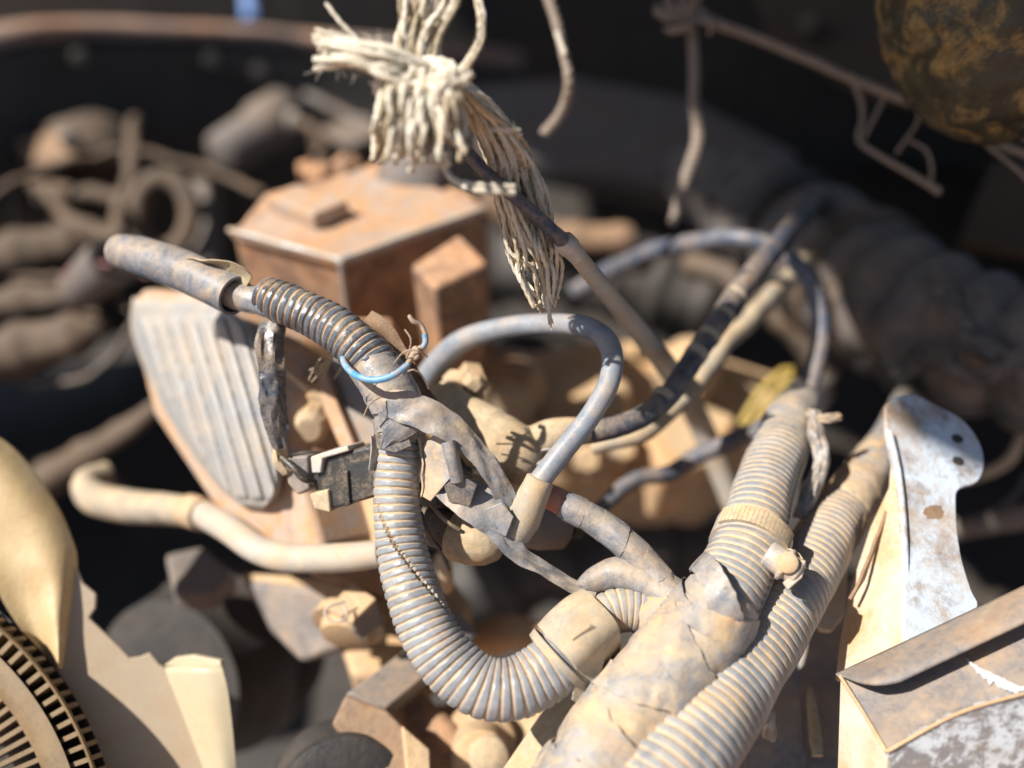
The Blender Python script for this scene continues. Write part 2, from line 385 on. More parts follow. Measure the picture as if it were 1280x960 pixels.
def wallbox(name, p0, p1, th, z0, z1, m, label, cat):
    a, b = Vector((*p0, 0)), Vector((*p1, 0)); n = (b-a).normalized().cross(Vector((0, 0, 1)))*th
    A = [a, b, b+n, a+n]; mb = MB()
    mb.add([Vector((p.x, p.y, z0)) for p in A]+[Vector((p.x, p.y, z1)) for p in A], [(0, 1, 2, 3), (7, 6, 5, 4), (0, 4, 5, 1), (1, 5, 6, 2), (2, 6, 7, 3), (3, 7, 4, 0)])
    return tag(mb.build(name, m, smooth=False, bevel=.006), label, cat)
wallbox('shade_panel', (-.60, .28), (-.64, .78), .03, .60, 1.14, MT['dark'], 'unseen upright dark panel added left of the fan for shade', 'panel')  # out of view, added to keep the sun off the left background parts
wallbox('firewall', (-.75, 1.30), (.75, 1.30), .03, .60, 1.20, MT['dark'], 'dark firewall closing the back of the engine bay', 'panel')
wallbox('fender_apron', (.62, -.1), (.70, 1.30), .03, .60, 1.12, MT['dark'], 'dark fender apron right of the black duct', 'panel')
# raised hood overhead (throws the shade over the far right of the bay)
hz = 1.85
edge = [(x-.61/.78*.37, y-.12/.78*.37) for x, y in ((-.162, .143), (-.217, .176), (-.225, .34), (-.34, .54), (-.58, .78), (-.60, 1.6), (1.2, 1.6), (1.2, -.05))]
mb = MB(); k = len(edge); A = [Vector((x, y, hz)) for x, y in edge]; B = [p+Vector((0, 0, .02)) for p in A]
mb.add(A+B, [tuple(range(k)), tuple(range(2*k-1, k-1, -1))]+[(i, k+i, k+(i+1) % k, (i+1) % k) for i in range(k)])
tag(mb.build('raised_hood', MT['hood'], smooth=False), 'dark raised hood shading the far side of the engine bay', 'hood')

# far fender with worn rim (top left)
rimp = [(-160, 75, .80, 15), (0, 46, .84, 15), (90, 36, .88, 13), (200, 38, .92, 11), (300, 42, .96, 11), (400, 52, 1.0, 11), (520, 62, 1.02, 11), (650, 75, 1.05, 11)]
t = thing('inner_fender', P(200, 150, .93), 'dark inner fender wall with worn pale curved rim behind the engine', 'fender')
def rimf(s, a, r): return r*(1+.12*noise.noise(Vector((s*20, math.cos(a), math.sin(a))))), .5
tube(spline(rimp, .01), 14, rimf).build('rim', MT['rim'], t)
mb = MB(); pts = spline(rimp, .03); vs = []
for (p, e, s) in pts:
    for k in range(9):
        z = p.z-.01-k/8*.30; vs.append(Vector((p.x, p.y-.02-.05*math.sin(k/8*2.2), z))+noise.noise_vector(Vector((s*8, k, 0)))*.008)
n = len(pts); fs = [(i*9+k, i*9+k+1, (i+1)*9+k+1, (i+1)*9+k) for i in range(n-1) for k in range(8)]
o = len(vs); vs += [v+Vector((0, .02, 0)) for v in vs]; fs += [(o+a, o+d, o+c, o+b) for a, b, c, d in fs]
mb.add(vs, fs).build('panel', MT['dark'], t)
for (x, y, d) in ((100, 72, .87), (265, 75, .92), (325, 90, .93)):
    lathe(P(x, y, d-.03), P(x, y+3, d+.02), [(0, .006), (.1, .008), (.5, .008), (1, .007)], 10).build('bolt', MT['dark'], t)
# stuff past the rim
tag(slab([(-50, -60), (720, -60), (700, 60), (-50, 30)], plane3((0, 0, 1.3), (700, 0, 1.3), (0, 60, 1.27)), .03).build('cowl_panel', MT['dim'], smooth=False), 'brown purple body panel beyond the worn rim', 'panel')
tag(tube(spline([(312, -30, 1.1, 10), (312, 5, 1.1, 10), (315, 28, 1.08, 10)], .01), 10).build('blue_post', MT['bluep'], bevel=0), 'small bright blue post behind the worn rim', 'post')

# ------------------------------------------------------------------ background left clutter
def rbox(name, poly, dd, th, m, label, cat, parent=None, jit=.002):
    (a, b, c) = dd
    o = slab(poly, plane3(a, b, c), th).build(name, m, parent, smooth=False, bevel=.004, jitter=jit, jscale=20)
    return tag(o, label, cat) if label else o
t = thing('chain_link', P(205, 310, .72), 'brown oval metal ring standing behind the blue black sleeve', 'ring')
ring = [(205+34*math.sin(a), 268-46*math.cos(a), .70, 13) for a in [R(x) for x in range(0, 361, 30)]]
tube(spline(ring, .006), 12).build('ring', MT['dim'], t)
rbox('back', [(232, 220), (258, 225), (262, 330), (235, 335)], ((232, 220, .74), (258, 225, .73), (235, 335, .71)), .02, MT['grime'], None, None, t)
def hose(name, pts, m, label, cat, seg=14, rf=None, group=None, wob=.003):
    return tag(tube(spline(pts, .006), seg, rf, wob=wob).build(name, m), label, cat, group)
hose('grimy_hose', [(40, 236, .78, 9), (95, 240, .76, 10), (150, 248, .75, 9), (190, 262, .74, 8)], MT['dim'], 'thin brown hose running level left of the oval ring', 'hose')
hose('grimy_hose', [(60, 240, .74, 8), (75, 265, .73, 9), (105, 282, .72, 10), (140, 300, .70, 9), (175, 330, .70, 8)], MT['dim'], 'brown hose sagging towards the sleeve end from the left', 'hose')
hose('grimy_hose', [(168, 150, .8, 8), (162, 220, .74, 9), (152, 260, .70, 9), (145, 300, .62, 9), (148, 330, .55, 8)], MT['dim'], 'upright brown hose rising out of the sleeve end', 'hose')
t = thing('starter_solenoid', P(320, 190, .8), 'grey cylindrical part lying aslant under the far fender', 'engine part')
lathe(P(275, 195, .80), P(365, 140, .86), [(0, .014), (.05, .02), (.55, .022), (.6, .026), (.9, .026), (1, .018)], 18).build('body', MT['grime'], t)
lathe(P(360, 150, .80), P(372, 150, .80), [(0, .006), (.3, .009), (1, .007)], 10).build('terminal', MT['steel'], t)
tube(spline([(362, 148, .80, 6), (390, 160, .79, 6), (404, 180, .79, 6), (395, 196, .79, 6)], .005), 8).build('lead', MT['dim'], t)
t = thing('air_filter_housing', P(120, 200, .85), 'dark round housing in the shade under the far fender', 'engine part')
lathe(P(120, 235, .86), P(120, 165, .88), [(0, .045), (.1, .05), (.7, .05), (.8, .042), (1, .03)], 20).build('body', MT['dim'], t)
lathe(P(120, 165, .879), P(120, 150, .885), [(0, .018), (.6, .018), (1, .012)], 12).build('knob', MT['dark'], t)
def casting(name, pts, m, label, jit=.004, cat='engine part'):
    """rounded cast lump with raised bosses along a path"""
    def rf(s, a, r): return r*(1+.16*noise.noise(Vector((s*25, math.cos(a)*1.5, math.sin(a)*1.5)))+(.14 if (s*28) % 1 < .3 else 0)), .5
    return tag(tube(spline(pts, .004), 20, rf).build(name, m), label, cat)
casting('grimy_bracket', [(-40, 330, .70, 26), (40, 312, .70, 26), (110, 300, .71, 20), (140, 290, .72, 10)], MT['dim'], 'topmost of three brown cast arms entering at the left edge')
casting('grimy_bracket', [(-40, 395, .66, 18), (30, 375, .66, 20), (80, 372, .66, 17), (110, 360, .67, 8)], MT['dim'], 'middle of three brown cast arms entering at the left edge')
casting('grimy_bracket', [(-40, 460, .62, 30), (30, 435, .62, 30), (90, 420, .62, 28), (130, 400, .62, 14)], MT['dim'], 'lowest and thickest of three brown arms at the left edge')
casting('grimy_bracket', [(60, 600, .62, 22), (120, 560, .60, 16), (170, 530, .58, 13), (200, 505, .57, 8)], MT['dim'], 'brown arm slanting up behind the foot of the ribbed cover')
tag(tube(spline([(185, 345, .56, 3), (140, 332, .56, 3), (105, 330, .57, 3), (82, 345, .58, 3), (88, 375, .60, 3), (100, 400, .62, 3)], .003), 8).build('thin_red_wire', MT['purplewire']), 'thin dull red wire looping left of the sleeve end', 'wire')
t = thing('grey_plug', P(120, 345, .58), 'grey plug with dark mouth beside the thin red wire', 'plug')
lathe(P(92, 368, .60), P(142, 325, .57), [(0, .008), (.1, .013), (.8, .016), (1, .016), (1.001, .011), (.7, .010)], 14).build('body', MT['grime'], t)
hose('dark_hose', [(-40, 585, .7, 14), (60, 578, .72, 14), (130, 590, .74, 14), (170, 640, .76, 14)], MT['dark'], 'black hose in the dark gap above the fan', 'hose')

def wire(pts, m, label, name='old_wire', r_=4): tag(tube(spline([(*p, r_) for p in pts], .005), 8, wob=.004).build(name, MT[m]), label, 'wire')
wire([(-20, 250, .72), (60, 210, .74), (150, 190, .76), (240, 205, .76), (330, 240, .74)], 'dim', 'thin brown wire crossing above the oval metal ring', r_=5)
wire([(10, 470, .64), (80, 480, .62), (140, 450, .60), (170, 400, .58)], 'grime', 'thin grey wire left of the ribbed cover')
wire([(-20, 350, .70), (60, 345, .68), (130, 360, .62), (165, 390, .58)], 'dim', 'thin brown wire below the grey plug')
wire([(380, 120, .86), (450, 150, .84), (520, 190, .80), (560, 230, .78)], 'grime', 'grey wire sagging behind the rope knot', r_=6)
t = thing('fuse_box', P(430, 130, .9), 'dim brown rectangular box behind the left of the rope knot', 'box')
block([(385, 165), (440, 185), (500, 160), (440, 145)], P(440, 185, .80).z, .05).build('body', MT['dim'], t, smooth=False, bevel=.003)
block([(392, 164), (440, 181), (490, 160), (440, 148)], P(440, 185, .80).z+.008, .0075).build('lid', MT['grime'], t, smooth=False, bevel=.002)
t = thing('rusty_lever', P(70, 200, .8), 'small rusty lever arm under the far fender at left', 'lever')
slab([(20, 175), (80, 160), (100, 178), (90, 196), (30, 205)], plane3((20, 175, .82), (100, 178, .80), (30, 205, .79)), .01).build('arm', MT['rust'], t, smooth=False, bevel=.003)
lathe(P(85, 176, .785), P(86, 172, .81), [(0, .005), (.2, .008), (1, .008)], 8).build('bolt', MT['grime'], t)
t = thing('vacuum_pump', P(60, 290, .78), 'round grimy pump with flange at the far left', 'pump')
lathe(P(20, 300, .80), P(75, 270, .80), [(0, .02), (.1, .028), (.5, .028), (.55, .036), (.7, .036), (.75, .02), (1, .018)], 20).build('body', MT['dim'], t)
for a in range(0, 360, 60):
    lathe(P(52+22*math.cos(R(a))*.6, 283+40*math.sin(R(a)), .765), P(60+22*math.cos(R(a))*.6, 279+40*math.sin(R(a)), .77), [(0, .003), (1, .003)], 6).build('bolt', MT['grime'], t)
casting('rusty_manifold', [(600, 250, .70, 16), (660, 280, .70, 20), (720, 300, .70, 20), (790, 300, .70, 18)], MT['rust'], 'rusty pipe in the dim gap right of the rope tail')
casting('grimy_pipe', [(860, 330, .62, 14), (920, 350, .60, 18), (980, 400, .60, 18), (1040, 470, .60, 18)], MT['dim'], 'grimy brown pipe in shade beneath the black duct')
# centre back: panel, dark cavity, clutter behind the box
t = thing('dusty_shelf_panel', P(740, 190, .82), 'grey brown shelf panel in shade behind the hanging strings', 'panel')
slab([(590, 105), (720, 95), (860, 120), (1000, 190), (985, 260), (840, 225), (700, 205), (600, 185)], plane3((600, 150, .84), (1000, 220, .78), (700, 90, .88)), .02).build('top', MT['grime'], t, smooth=False, bevel=.006)
slab([(600, 186), (700, 207), (840, 227), (980, 262), (960, 300), (830, 262), (690, 235), (600, 215)], plane3((600, 186, .835), (980, 262, .785), (690, 235, .83)), .01).build('lip', MT['dim'], t, smooth=False, bevel=.003)
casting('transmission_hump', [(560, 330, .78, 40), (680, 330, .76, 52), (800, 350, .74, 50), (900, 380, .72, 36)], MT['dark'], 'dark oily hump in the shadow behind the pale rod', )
t = thing('clump_of_debris', P(425, 225, .56), 'orange brown clump of debris at the back of the box', 'debris')
for i, (x, y, r) in enumerate(((405, 222, 20), (432, 212, 18), (452, 226, 16), (385, 212, 12))):
    mb = MB(); bm = bmesh.new(); bmesh.ops.create_icosphere(bm, subdivisions=3, radius=r*.57/F)
    c = P(x, y, .57); mb.add([c+v.co*(1+.45*noise.noise(v.co*160+Vector((i, 0, 0)))) for v in bm.verts], [tuple(v.index for v in f.verts) for f in bm.faces]); bm.free()
    mb.build('lump', MT['red'], t)

# ------------------------------------------------------------------ orange box
zb = onz(425, 325, 0).z
P0 = P(425, 325, .43); zt = P0.z
t = thing('dusty_metal_box', Vector((P0.x, P0.y+.06, zt-.09)), 'orange dusty square metal box with a small block on its lid', 'box')
block([(290, 290), (425, 328), (612, 262), (585, 235), (470, 205), (330, 240)], zt, .085).build('body', MT['red'], t, smooth=False, bevel=.0035, jitter=.0008)
lidob = block([(286, 287), (425, 325), (605, 260), (470, 200)], zt+.0035, .005).build('lid', MT['redpale'], t, smooth=False, bevel=.0016)
block([(330, 243), (392, 268), (436, 250), (372, 228)], zt+.0125, .009).build('cap_block', MT['redpale'], t, smooth=False, bevel=.0018)
s_ = zt+.0035
for pts in (((286, 287), (425, 325)), ((425, 325), (605, 260))):
    a, b = [onz(*q, s_-.0006) for q in pts]; tube(wspline([(a, [.0013]), (a.lerp(b, .5), [.0016]), (b, [.0012])], .003), 8, wob=.0003).build('worn_edge', MT['steel'], lidob)
a = onz(425, 326.5, s_); tube(wspline([(a, [.0013]), (a-Vector((0, 0, .03)), [.0012]), (a-Vector((0, 0, .06)), [.001])], .003), 8, wob=.0003).build('worn_edge', MT['steel'], lidob)
t2 = thing('dusty_side_block', P(560, 400, .42), 'reddish brown tapered block standing before the orange box', 'block')
block([(512, 330), (545, 360), (612, 328), (575, 290)], P(545, 360, .405).z, .06, taper=.82).build('body', MT['red'], t2, smooth=False, bevel=.003)
tag(lathe(P(480, 225, .50), P(560, 235, .49), [(0, .012), (.1, .018), (.5, .02), (.9, .017), (1, .01)], 16).build('grey_nozzle', MT['grime'], jitter=.002), 'dark grey rounded nozzle lying at the back of the orange box', 'nozzle')

# ------------------------------------------------------------------ engine masses (lit tan ground behind the cables)
t = thing('engine_block', P(760, 560, .58), 'sunlit dust covered engine casting behind the black cable', 'engine')
def lump(poly, dd, th, name='casting', m='engine', bev=.006):
    return slab(poly, plane3(*dd), th).build(name, MT[m], t, smooth=False, bevel=bev, jitter=.004, jscale=18)
lump([(590, 480), (640, 440), (760, 420), (870, 430), (985, 470), (990, 530), (900, 585), (760, 600), (620, 590)], ((600, 500, .56), (1000, 500, .56), (760, 640, .52)), .12)
lump([(640, 480), (720, 455), (790, 470), (790, 520), (700, 540), (645, 520)], ((640, 480, .53), (790, 470, .53), (700, 540, .50)), .05, 'raised_boss')
lump([(800, 530), (880, 500), (930, 520), (900, 575), (830, 590)], ((800, 530, .50), (930, 520, .51), (830, 590, .48)), .05, 'raised_boss')
lathe(P(610, 520, .50), P(640, 470, .53), [(0, .018), (.2, .024), (.8, .024), (1, .02)], 20).build('cap', MT['metal'], t)
lathe(P(850, 480, .52), P(870, 450, .55), [(0, .012), (.2, .018), (.8, .018), (1, .014)], 18).build('cap', MT['engine'], t)
for x, y in ((690, 550), (780, 560), (735, 575)):
    lathe(P(x, y, .485), P(x, y-10, .52), [(0, .006), (.1, .009), (.5, .009), (.51, .013), (1, .013)], 6).build('bolt', MT['metal'], t)
casting('exhaust_manifold', [(520, 420, .52, 20), (600, 450, .50, 26), (660, 470, .50, 20)], MT['rust'], 'rusty brown pipe stub beneath the grey cable arch')
casting('dark_crossmember', [(560, 760, .60, 50), (660, 700, .60, 60), (800, 680, .62, 60), (960, 680, .64, 50)], MT['dark'], 'dark crossmember deep below the taped connectors')
# ------------------------------------------------------------------ ribbed cover
t = thing('ribbed_cover', P(300, 690, .385), 'grey ribbed metal cover with rounded corners left of the harness', 'cover')
cpl = plane3((165, 380, .425), (340, 440, .355), (320, 630, .365))
kk = lambda x, y: (cpl(x, y)-CAM).dot(FW)
slab([(158, 385), (175, 360), (250, 366), (338, 425), (362, 560), (402, 690), (330, 694), (262, 630), (190, 520)], lambda x, y: P(x, y, kk(x, y)+.006), .05).build('body', MT['redpale'], t, smooth=False, bevel=.004)
Lc = [(166, 372), (164, 410), (178, 455), (198, 500), (224, 545), (250, 582), (278, 614), (304, 634)]
Rc = [(262, 376), (310, 404), (334, 450), (343, 500), (349, 548), (353, 590), (347, 618), (328, 637)]
def ribh(u, v, x, y):
    e = min(min(u, 1-u)/.06, min(v, 1-v)/.06); e = max(0, min(1, e)); e = e*e*(3-2*e)
    c = (x-.30*(y-372)-158)/19.5; rr = abs(math.sin(math.pi*c))**.55
    en = max(0, min(1, min(min(v-.09, .93-v)/.05, min(u-.06, .96-u)/.05)))
    en = en*en*(3-2*en)
    return e*.004+.006*math.sin(math.pi*u)*math.sin(math.pi*v)+rr*en*.0042+.0006*noise.noise(Vector((x*.03, y*.03, 0)))
sheet(Lc, Rc, kk, 130, 90, ribh, .012).build('ribbed_face', MT['cover'], t)
# brackets between cover and harness
t = thing('orange_bracket_plate', P(420, 700, .40), 'orange dusty bracket plate with a bolt behind the black connector', 'bracket')
slab([(345, 400), (490, 395), (500, 640), (480, 745), (385, 720), (352, 560)], plane3((345, 400, .43), (490, 400, .42), (420, 740, .38)), .015).build('plate', MT['red'], t, smooth=False, bevel=.003)
slab([(352, 470), (372, 462), (420, 560), (398, 690), (376, 690), (380, 570)], plane3((352, 470, .39), (420, 560, .375), (380, 690, .37)), .012).build('web', MT['redpale'], t, smooth=False, bevel=.002)
slab([(430, 560), (470, 540), (478, 700), (450, 705)], plane3((430, 560, .375), (470, 540, .37), (450, 700, .365)), .012).build('web', MT['engine'], t, smooth=False, bevel=.002)
lathe(P(386, 538, .36), P(400, 508, .385), [(0, .005), (.1, .0075), (.4, .0075), (.42, .011), (.6, .011), (.62, .014), (1, .014)], 12).build('bolt', MT['metal'], t, smooth=False, bevel=.0008)
slab([(396, 455), (428, 440), (470, 470), (478, 540), (450, 585), (415, 500)], plane3((396, 455, .375), (470, 470, .365), (450, 585, .36)), .004).build('grey_bracket', MT['brownsteel'], t, smooth=False, bevel=.001)
slab([(392, 462), (402, 450), (422, 505), (455, 585), (438, 590), (405, 515)], plane3((396, 455, .369), (470, 470, .359), (450, 585, .354)), .006).build('bracket_edge', MT['redpale'], t, smooth=False, bevel=.001)
# frayed strands under the tube
for i in range(7):
    x = 390+random.uniform(-4, 28); pts = [(425+random.uniform(-6, 6), 436+random.uniform(-3, 6), .325, 1.3)]
    pts += [(x+18+random.uniform(-5, 5), 450+random.uniform(-4, 6), .327, 1.2), (x+random.uniform(-6, 8), 468+random.uniform(-6, 10), .33, 1)]
    if i == 0: fs_t = thing('frayed_wire_ends', P(410, 465, .33), 'few frayed pale strands under the black corrugated tube', 'strands')
    tube(spline(pts, .002), 6).build('strand', MT['ropetan'], fs_t)

# ------------------------------------------------------------------ main harness
H = thing('wiring_harness', P(700, 960, .29), 'dusty corrugated wiring harness looping through the picture, bound with grey tape', 'wiring harness')
def slw(s, a, r): return r*(1+.02*noise.noise(Vector((s*70, math.cos(a), math.sin(a))))), .5
tube(spline([(150, 314, .345, 21), (175, 320, .338, 25), (215, 333, .33, 26), (255, 350, .322, 26), (294, 370, .315, 26)], .002), 36, slw, hollow=.012).build('sleeve', MT['sleeve'], H)
tube(spline([(285, 366, .317, 18), (305, 372, .316, 18), (325, 377, .314, 17), (345, 380, .312, 20)], .0015), 28, taped(.006, .08, .12, 3, .1)).build('tape_wrap', MT['tape'], H)
tube(spline([(328, 366, .314, 22), (350, 377, .312, 27), (395, 397, .309, 28), (432, 420, .306, 29), (460, 447, .304, 30), (485, 480, .302, 30), (497, 505, .302, 29)], .0003), 44,
     corr(.0027, .11, dents=.06), hollow=None).build('corrugated_tube', MT['loomdark'], H)
tube(spline([(462, 452, .304, 31), (484, 482, .302, 32.5), (497, 510, .301, 32), (500, 535, .301, 32), (499, 552, .30, 31.5)], .0007), 44, taped(.007, .05, .07, 1, .05)).build('tape_wrap', MT['tape'], H)
loopp = [(499, 530, .301, 28.5), (496, 580, .300, 28.5), (496, 630, .298, 29.5), (503, 690, .295, 32), (519, 750, .290, 35), (549, 812, .286, 38), (594, 855, .283, 39), (640, 861, .283, 39), (684, 838, .286, 40), (716, 806, .290, 40)]
lp = spline(loopp, .00028); Ltot = lp[-1][2]
def seam(s):
    u = s/Ltot
    if u < .18: return 1.15
    if u > .62: return -1.75
    k = (u-.18)/.44; return 1.15+(k)*(-2.9)
ths = sorted({round(2*math.pi*k/72, 4) for k in range(72)})
tube(lp, 72, corr(.00262, .095, seam, .025)).build('corrugated_tube', MT['loom'], H)
# flared mouth with collar
def sq(s_, a, r): q_ = a+.5; return r*(.97/((abs(math.cos(q_))**3.4+abs(math.sin(q_))**3.4)**(1/3.4))+.015*noise.noise(Vector((s_*90, math.cos(a), math.sin(a))))), .5
colo = tube(spline([(704, 815, .2872, 42), (718, 801, .288, 43), (734, 787, .290, 43), (749, 776, .292, 41)], .0012), 64, sq, hollow=.003).build('collar', MT['boot'], H)
slab([(716, 800), (738, 782), (757, 786), (760, 806), (752, 850), (744, 884), (734, 887), (714, 876), (720, 838)], plane3((716, 800, .2765), (757, 786, .2805), (734, 887, .284)), .0014).build('collar_flap', MT['boot'], colo, smooth=False, bevel=.0004, jitter=.0008, jscale=120)
slab([(752, 800), (772, 792), (770, 838), (756, 872), (747, 868)], plane3((752, 800, .284), (772, 792, .292), (756, 872, .289)), .0012).build('collar_flap', MT['boot'], colo, smooth=False, bevel=.0004, jitter=.0008, jscale=120)
cpth = spline([(690, 830, .2866, 44), (712, 808, .2875, 46), (730, 790, .289, 46), (757, 769, .293, 42)], .001)
turn(cpth, .001, .0026, 0, 0, .02, 64, 3, .01).build('collar_lip', MT['boot'], colo, sharp=40)
tube(spline([(745, 778, .293, 27), (770, 764, .294, 28), (800, 765, .294, 27), (835, 775, .293, 27), (865, 790, .292, 27)], .00026), 44, corr(.0021, .09, dents=.03)).build('corrugated_tube', MT['loomtan'], H)
# taped junction, trunk and branches
tube(spline([(800, 772, .293, 25), (850, 772, .291, 34), (885, 775, .290, 40)], .0012), 40, taped(.012, .04, .10, 6, .10)).build('tape_wrap', MT['tapetan'], H)
tube(spline([(905, 745, .291, 47), (880, 785, .288, 56), (842, 830, .284, 60), (805, 880, .280, 62), (765, 935, .276, 66), (735, 985, .272, 68)], .0011), 64, taped(.017, .035, .07, 2, .10)).build('taped_trunk', MT['tapetan'], H)
tube(spline([(930, 790, .300, 36), (880, 850, .296, 40), (835, 915, .292, 44), (800, 985, .288, 46)], .0012), 48, taped(.015, .04, .08, 8, .09)).build('taped_trunk', MT['tapetan'], H)
tube(spline([(1022, 488, .56, 20), (1008, 500, .46, 26), (992, 520, .38, 32), (976, 557, .347, 35), (955, 615, .325, 39), (935, 680, .308, 43), (908, 740, .296, 48), (890, 765, .292, 50)], .00034), 64, corr(.0027, .06, lambda s: -1.2, .03)).build('corrugated_tube', MT['loomtan'], H)
tube(spline([(664, 612, .305, 13), (690, 622, .304, 16), (712, 634, .303, 16)], .0015), 20, taped(.009, .03, .04, 4, .04)).build('red_tape_wrap', MT['pink'], H)
tube(spline([(704, 630, .303, 17.5), (745, 652, .301, 18.5), (785, 682, .298, 18.5), (815, 715, .296, 19.5), (840, 748, .293, 22), (862, 778, .290, 24)], .0010), 30, taped(.010, .06, .12, 5, .10)).build('taped_branch', MT['tape'], H)
tube(spline([(722, 738, .302, 6), (742, 725, .300, 16), (775, 716, .298, 21), (812, 726, .296, 23), (850, 752, .292, 26), (880, 775, .290, 28)], .0010), 30, taped(.013, .05, .12, 7, .10)).build('taped_branch', MT['tape'], H)
pt = spline([(905, 745, .291, 48), (880, 785, .288, 57), (842, 830, .284, 61), (805, 880, .280, 63), (765, 935, .276, 67), (735, 985, .272, 69)], .0011)
for (s0, wd, ti, ph, sd) in ((.003, .010, .005, .6, 1), (.015, .012, .008, -.9, 2), (.031, .009, .007, 1.1, 3), (.046, .010, .008, -.5, 4), (.061, .010, .006, .8, 5)):
    turn(pt, s0, wd, ti, ph, .045, 72, sd, .055, .0012).build('tape_turn', MT['tapetan'], H, sharp=32)
pt = spline([(704, 630, .303, 17.5), (745, 652, .301, 18.5), (785, 682, .298, 18.5), (815, 715, .296, 19.5), (840, 748, .293, 22), (862, 778, .290, 24)], .0010)
for (s0, wd, ti, ph, sd) in ((.001, .006, .001, .5, 11), (.014, .009, .002, 1, 12), (.027, .010, .003, -.5, 13)):
    turn(pt, s0, wd, ti, ph, .05, 40, sd, .06, .0006).build('tape_turn', MT['tape'], H, sharp=32)
pt = spline([(800, 772, .293, 26), (840, 772, .291, 33), (880, 760, .288, 47), (915, 735, .288, 52)], .0011)
for (s0, wd, ti, ph, sd) in ((.002, .008, .002, .5, 21), (.013, .008, .003, 2, 22), (.020, .008, .004, -1, 23)):
    turn(pt, s0, wd, ti, ph, .04, 48, sd, .05, .0008).build('tape_turn', MT['tapetan' if sd < 22 else 'tape'], H, sharp=32)
pt = spline([(462, 452, .304, 31), (484, 482, .302, 32.5), (497, 510, .301, 32), (500, 535, .301, 32), (499, 552, .30, 31.5)], .0007)
for (s0, wd, ti, ph, sd) in ((.005, .006, .002, 2.5, 31), (.011, .008, .002, -1, 32), (.018, .007, .003, 1.2, 33)):
    turn(pt, s0, wd, ti, ph, .04, 48, sd, .05, .0008).build('tape_turn', MT['tape'], H, sharp=32)
# loose tape strips
ribbon([(478, 506, .2925, 15, -8), (505, 508, .2895, 21, 0), (540, 521, .289, 21, 12), (572, 540, .290, 18, 25), (600, 568, .2915, 15, 30), (622, 600, .293, 14, 20), (640, 640, .296, 13, 0)], .0004, 11, .12, .0011, 1).build('tape_strip', MT['tape'], H, sharp=32)
ribbon([(556, 604, .297, 20, 30), (590, 624, .293, 27, 15), (620, 652, .292, 22, 5), (646, 690, .294, 12, 0), (680, 710, .296, 9.5, 20), (715, 732, .298, 9, 10), (745, 742, .298, 8, 0)], .0004, 11, .15, .0011, 2).build('tape_strip', MT['tape'], H, sharp=32)
slab([(527, 556), (541, 542), (563, 556), (568, 592), (537, 628), (524, 620)], plane3((527, 556, .2955), (563, 556, .2905), (530, 625, .296)), .0008).build('tape_flap', MT['tapetan'], H, smooth=False, bevel=.0003, jitter=.0010, jscale=130)
slab([(554, 608), (572, 594), (594, 606), (586, 634), (562, 628)], plane3((554, 608, .292), (594, 606, .2885), (562, 628, .2925)), .0008).build('tape_flap', MT['tapeblk'], H, smooth=False, bevel=.0003, jitter=.0010, jscale=130)
slab([(470, 540), (486, 548), (508, 540), (514, 556), (494, 566), (472, 562)], plane3((470, 540, .2915), (514, 556, .2905), (472, 562, .290)), .0007).build('tape_flap', MT['tapeblk'], H, smooth=False, bevel=.0003, jitter=.0010, jscale=130)
slab([(604, 636), (626, 628), (640, 648), (632, 672), (612, 662)], plane3((604, 636, .292), (640, 648, .2895), (612, 662, .2925)), .0008).build('tape_flap', MT['tape'], H, smooth=False, bevel=.0003, jitter=.0012, jscale=130)
slab([(842, 748), (868, 738), (884, 752), (874, 772), (850, 770)], plane3((842, 748, .285), (884, 752, .280), (850, 770, .283)), .0008).build('tape_flap', MT['tapeblk'], H, smooth=False, bevel=.0003, jitter=.0012, jscale=130)
ribbon([(528, 545, .297, 9, 60), (533, 585, .297, 9, 70), (531, 620, .298, 8, 60)], .0006, 7, .1, .0008, 6).build('tape_flap', MT['tapetan'], H, sharp=32)
tube(spline([(560, 552, .288, 9), (566, 575, .288, 9), (572, 600, .290, 9)], .001), 16, hollow=.004).build('tape_roll_end', MT['tape'], H)
ribbon([(478, 560, .2905, 3, 0), (488, 546, .2895, 12, -10), (502, 536, .2900, 14, 0), (520, 528, .2915, 10, 10)], .0004, 9, .15, .0005, 11).build('tape_flap', MT['tape'], H, sharp=32)
ribbon([(470, 545, .296, 8, 60), (472, 565, .2955, 9, 50), (468, 588, .297, 7, 40)], .0005, 7, .3, .0008, 12).build('tape_flap', MT['tape'], H, sharp=32)
# flat strap lying behind the tube on its right
ribbon([(458, 396, .312, 10, 30), (480, 415, .311, 12, 15), (505, 455, .312, 11, 15), (530, 495, .314, 10, 20), (550, 520, .316, 8, 20)], .0008, 7, -.4, .0006, 13).build('strap', MT['rust'], H)
ribbon([(240, 330, .322, 10, -30), (270, 334, .317, 16, -40), (295, 342, .314, 17, -30), (312, 352, .313, 10, -20)], .0008, 9, -.5, .0012, 21).build('tape_flap', MT['ropetan'], H, sharp=32)
# black tape covered lead hanging to the connector
ribbon([(340, 402, .312, 16, -10), (337, 430, .309, 18, 5), (338, 462, .309, 16, -20), (343, 500, .311, 17, 15), (346, 535, .313, 15, 0), (350, 562, .316, 7, 0)], .002, 11, .45, .0016, 31).build('tape_covered_lead', MT['tapeblk'], H, sharp=32)
ribbon([(350, 555, .317, 8, 0), (353, 575, .318, 10, 30), (362, 590, .319, 9, 0)], .001, 7, .3, .0016, 33).build('tape_flap', MT['tapetan'], H, sharp=32)

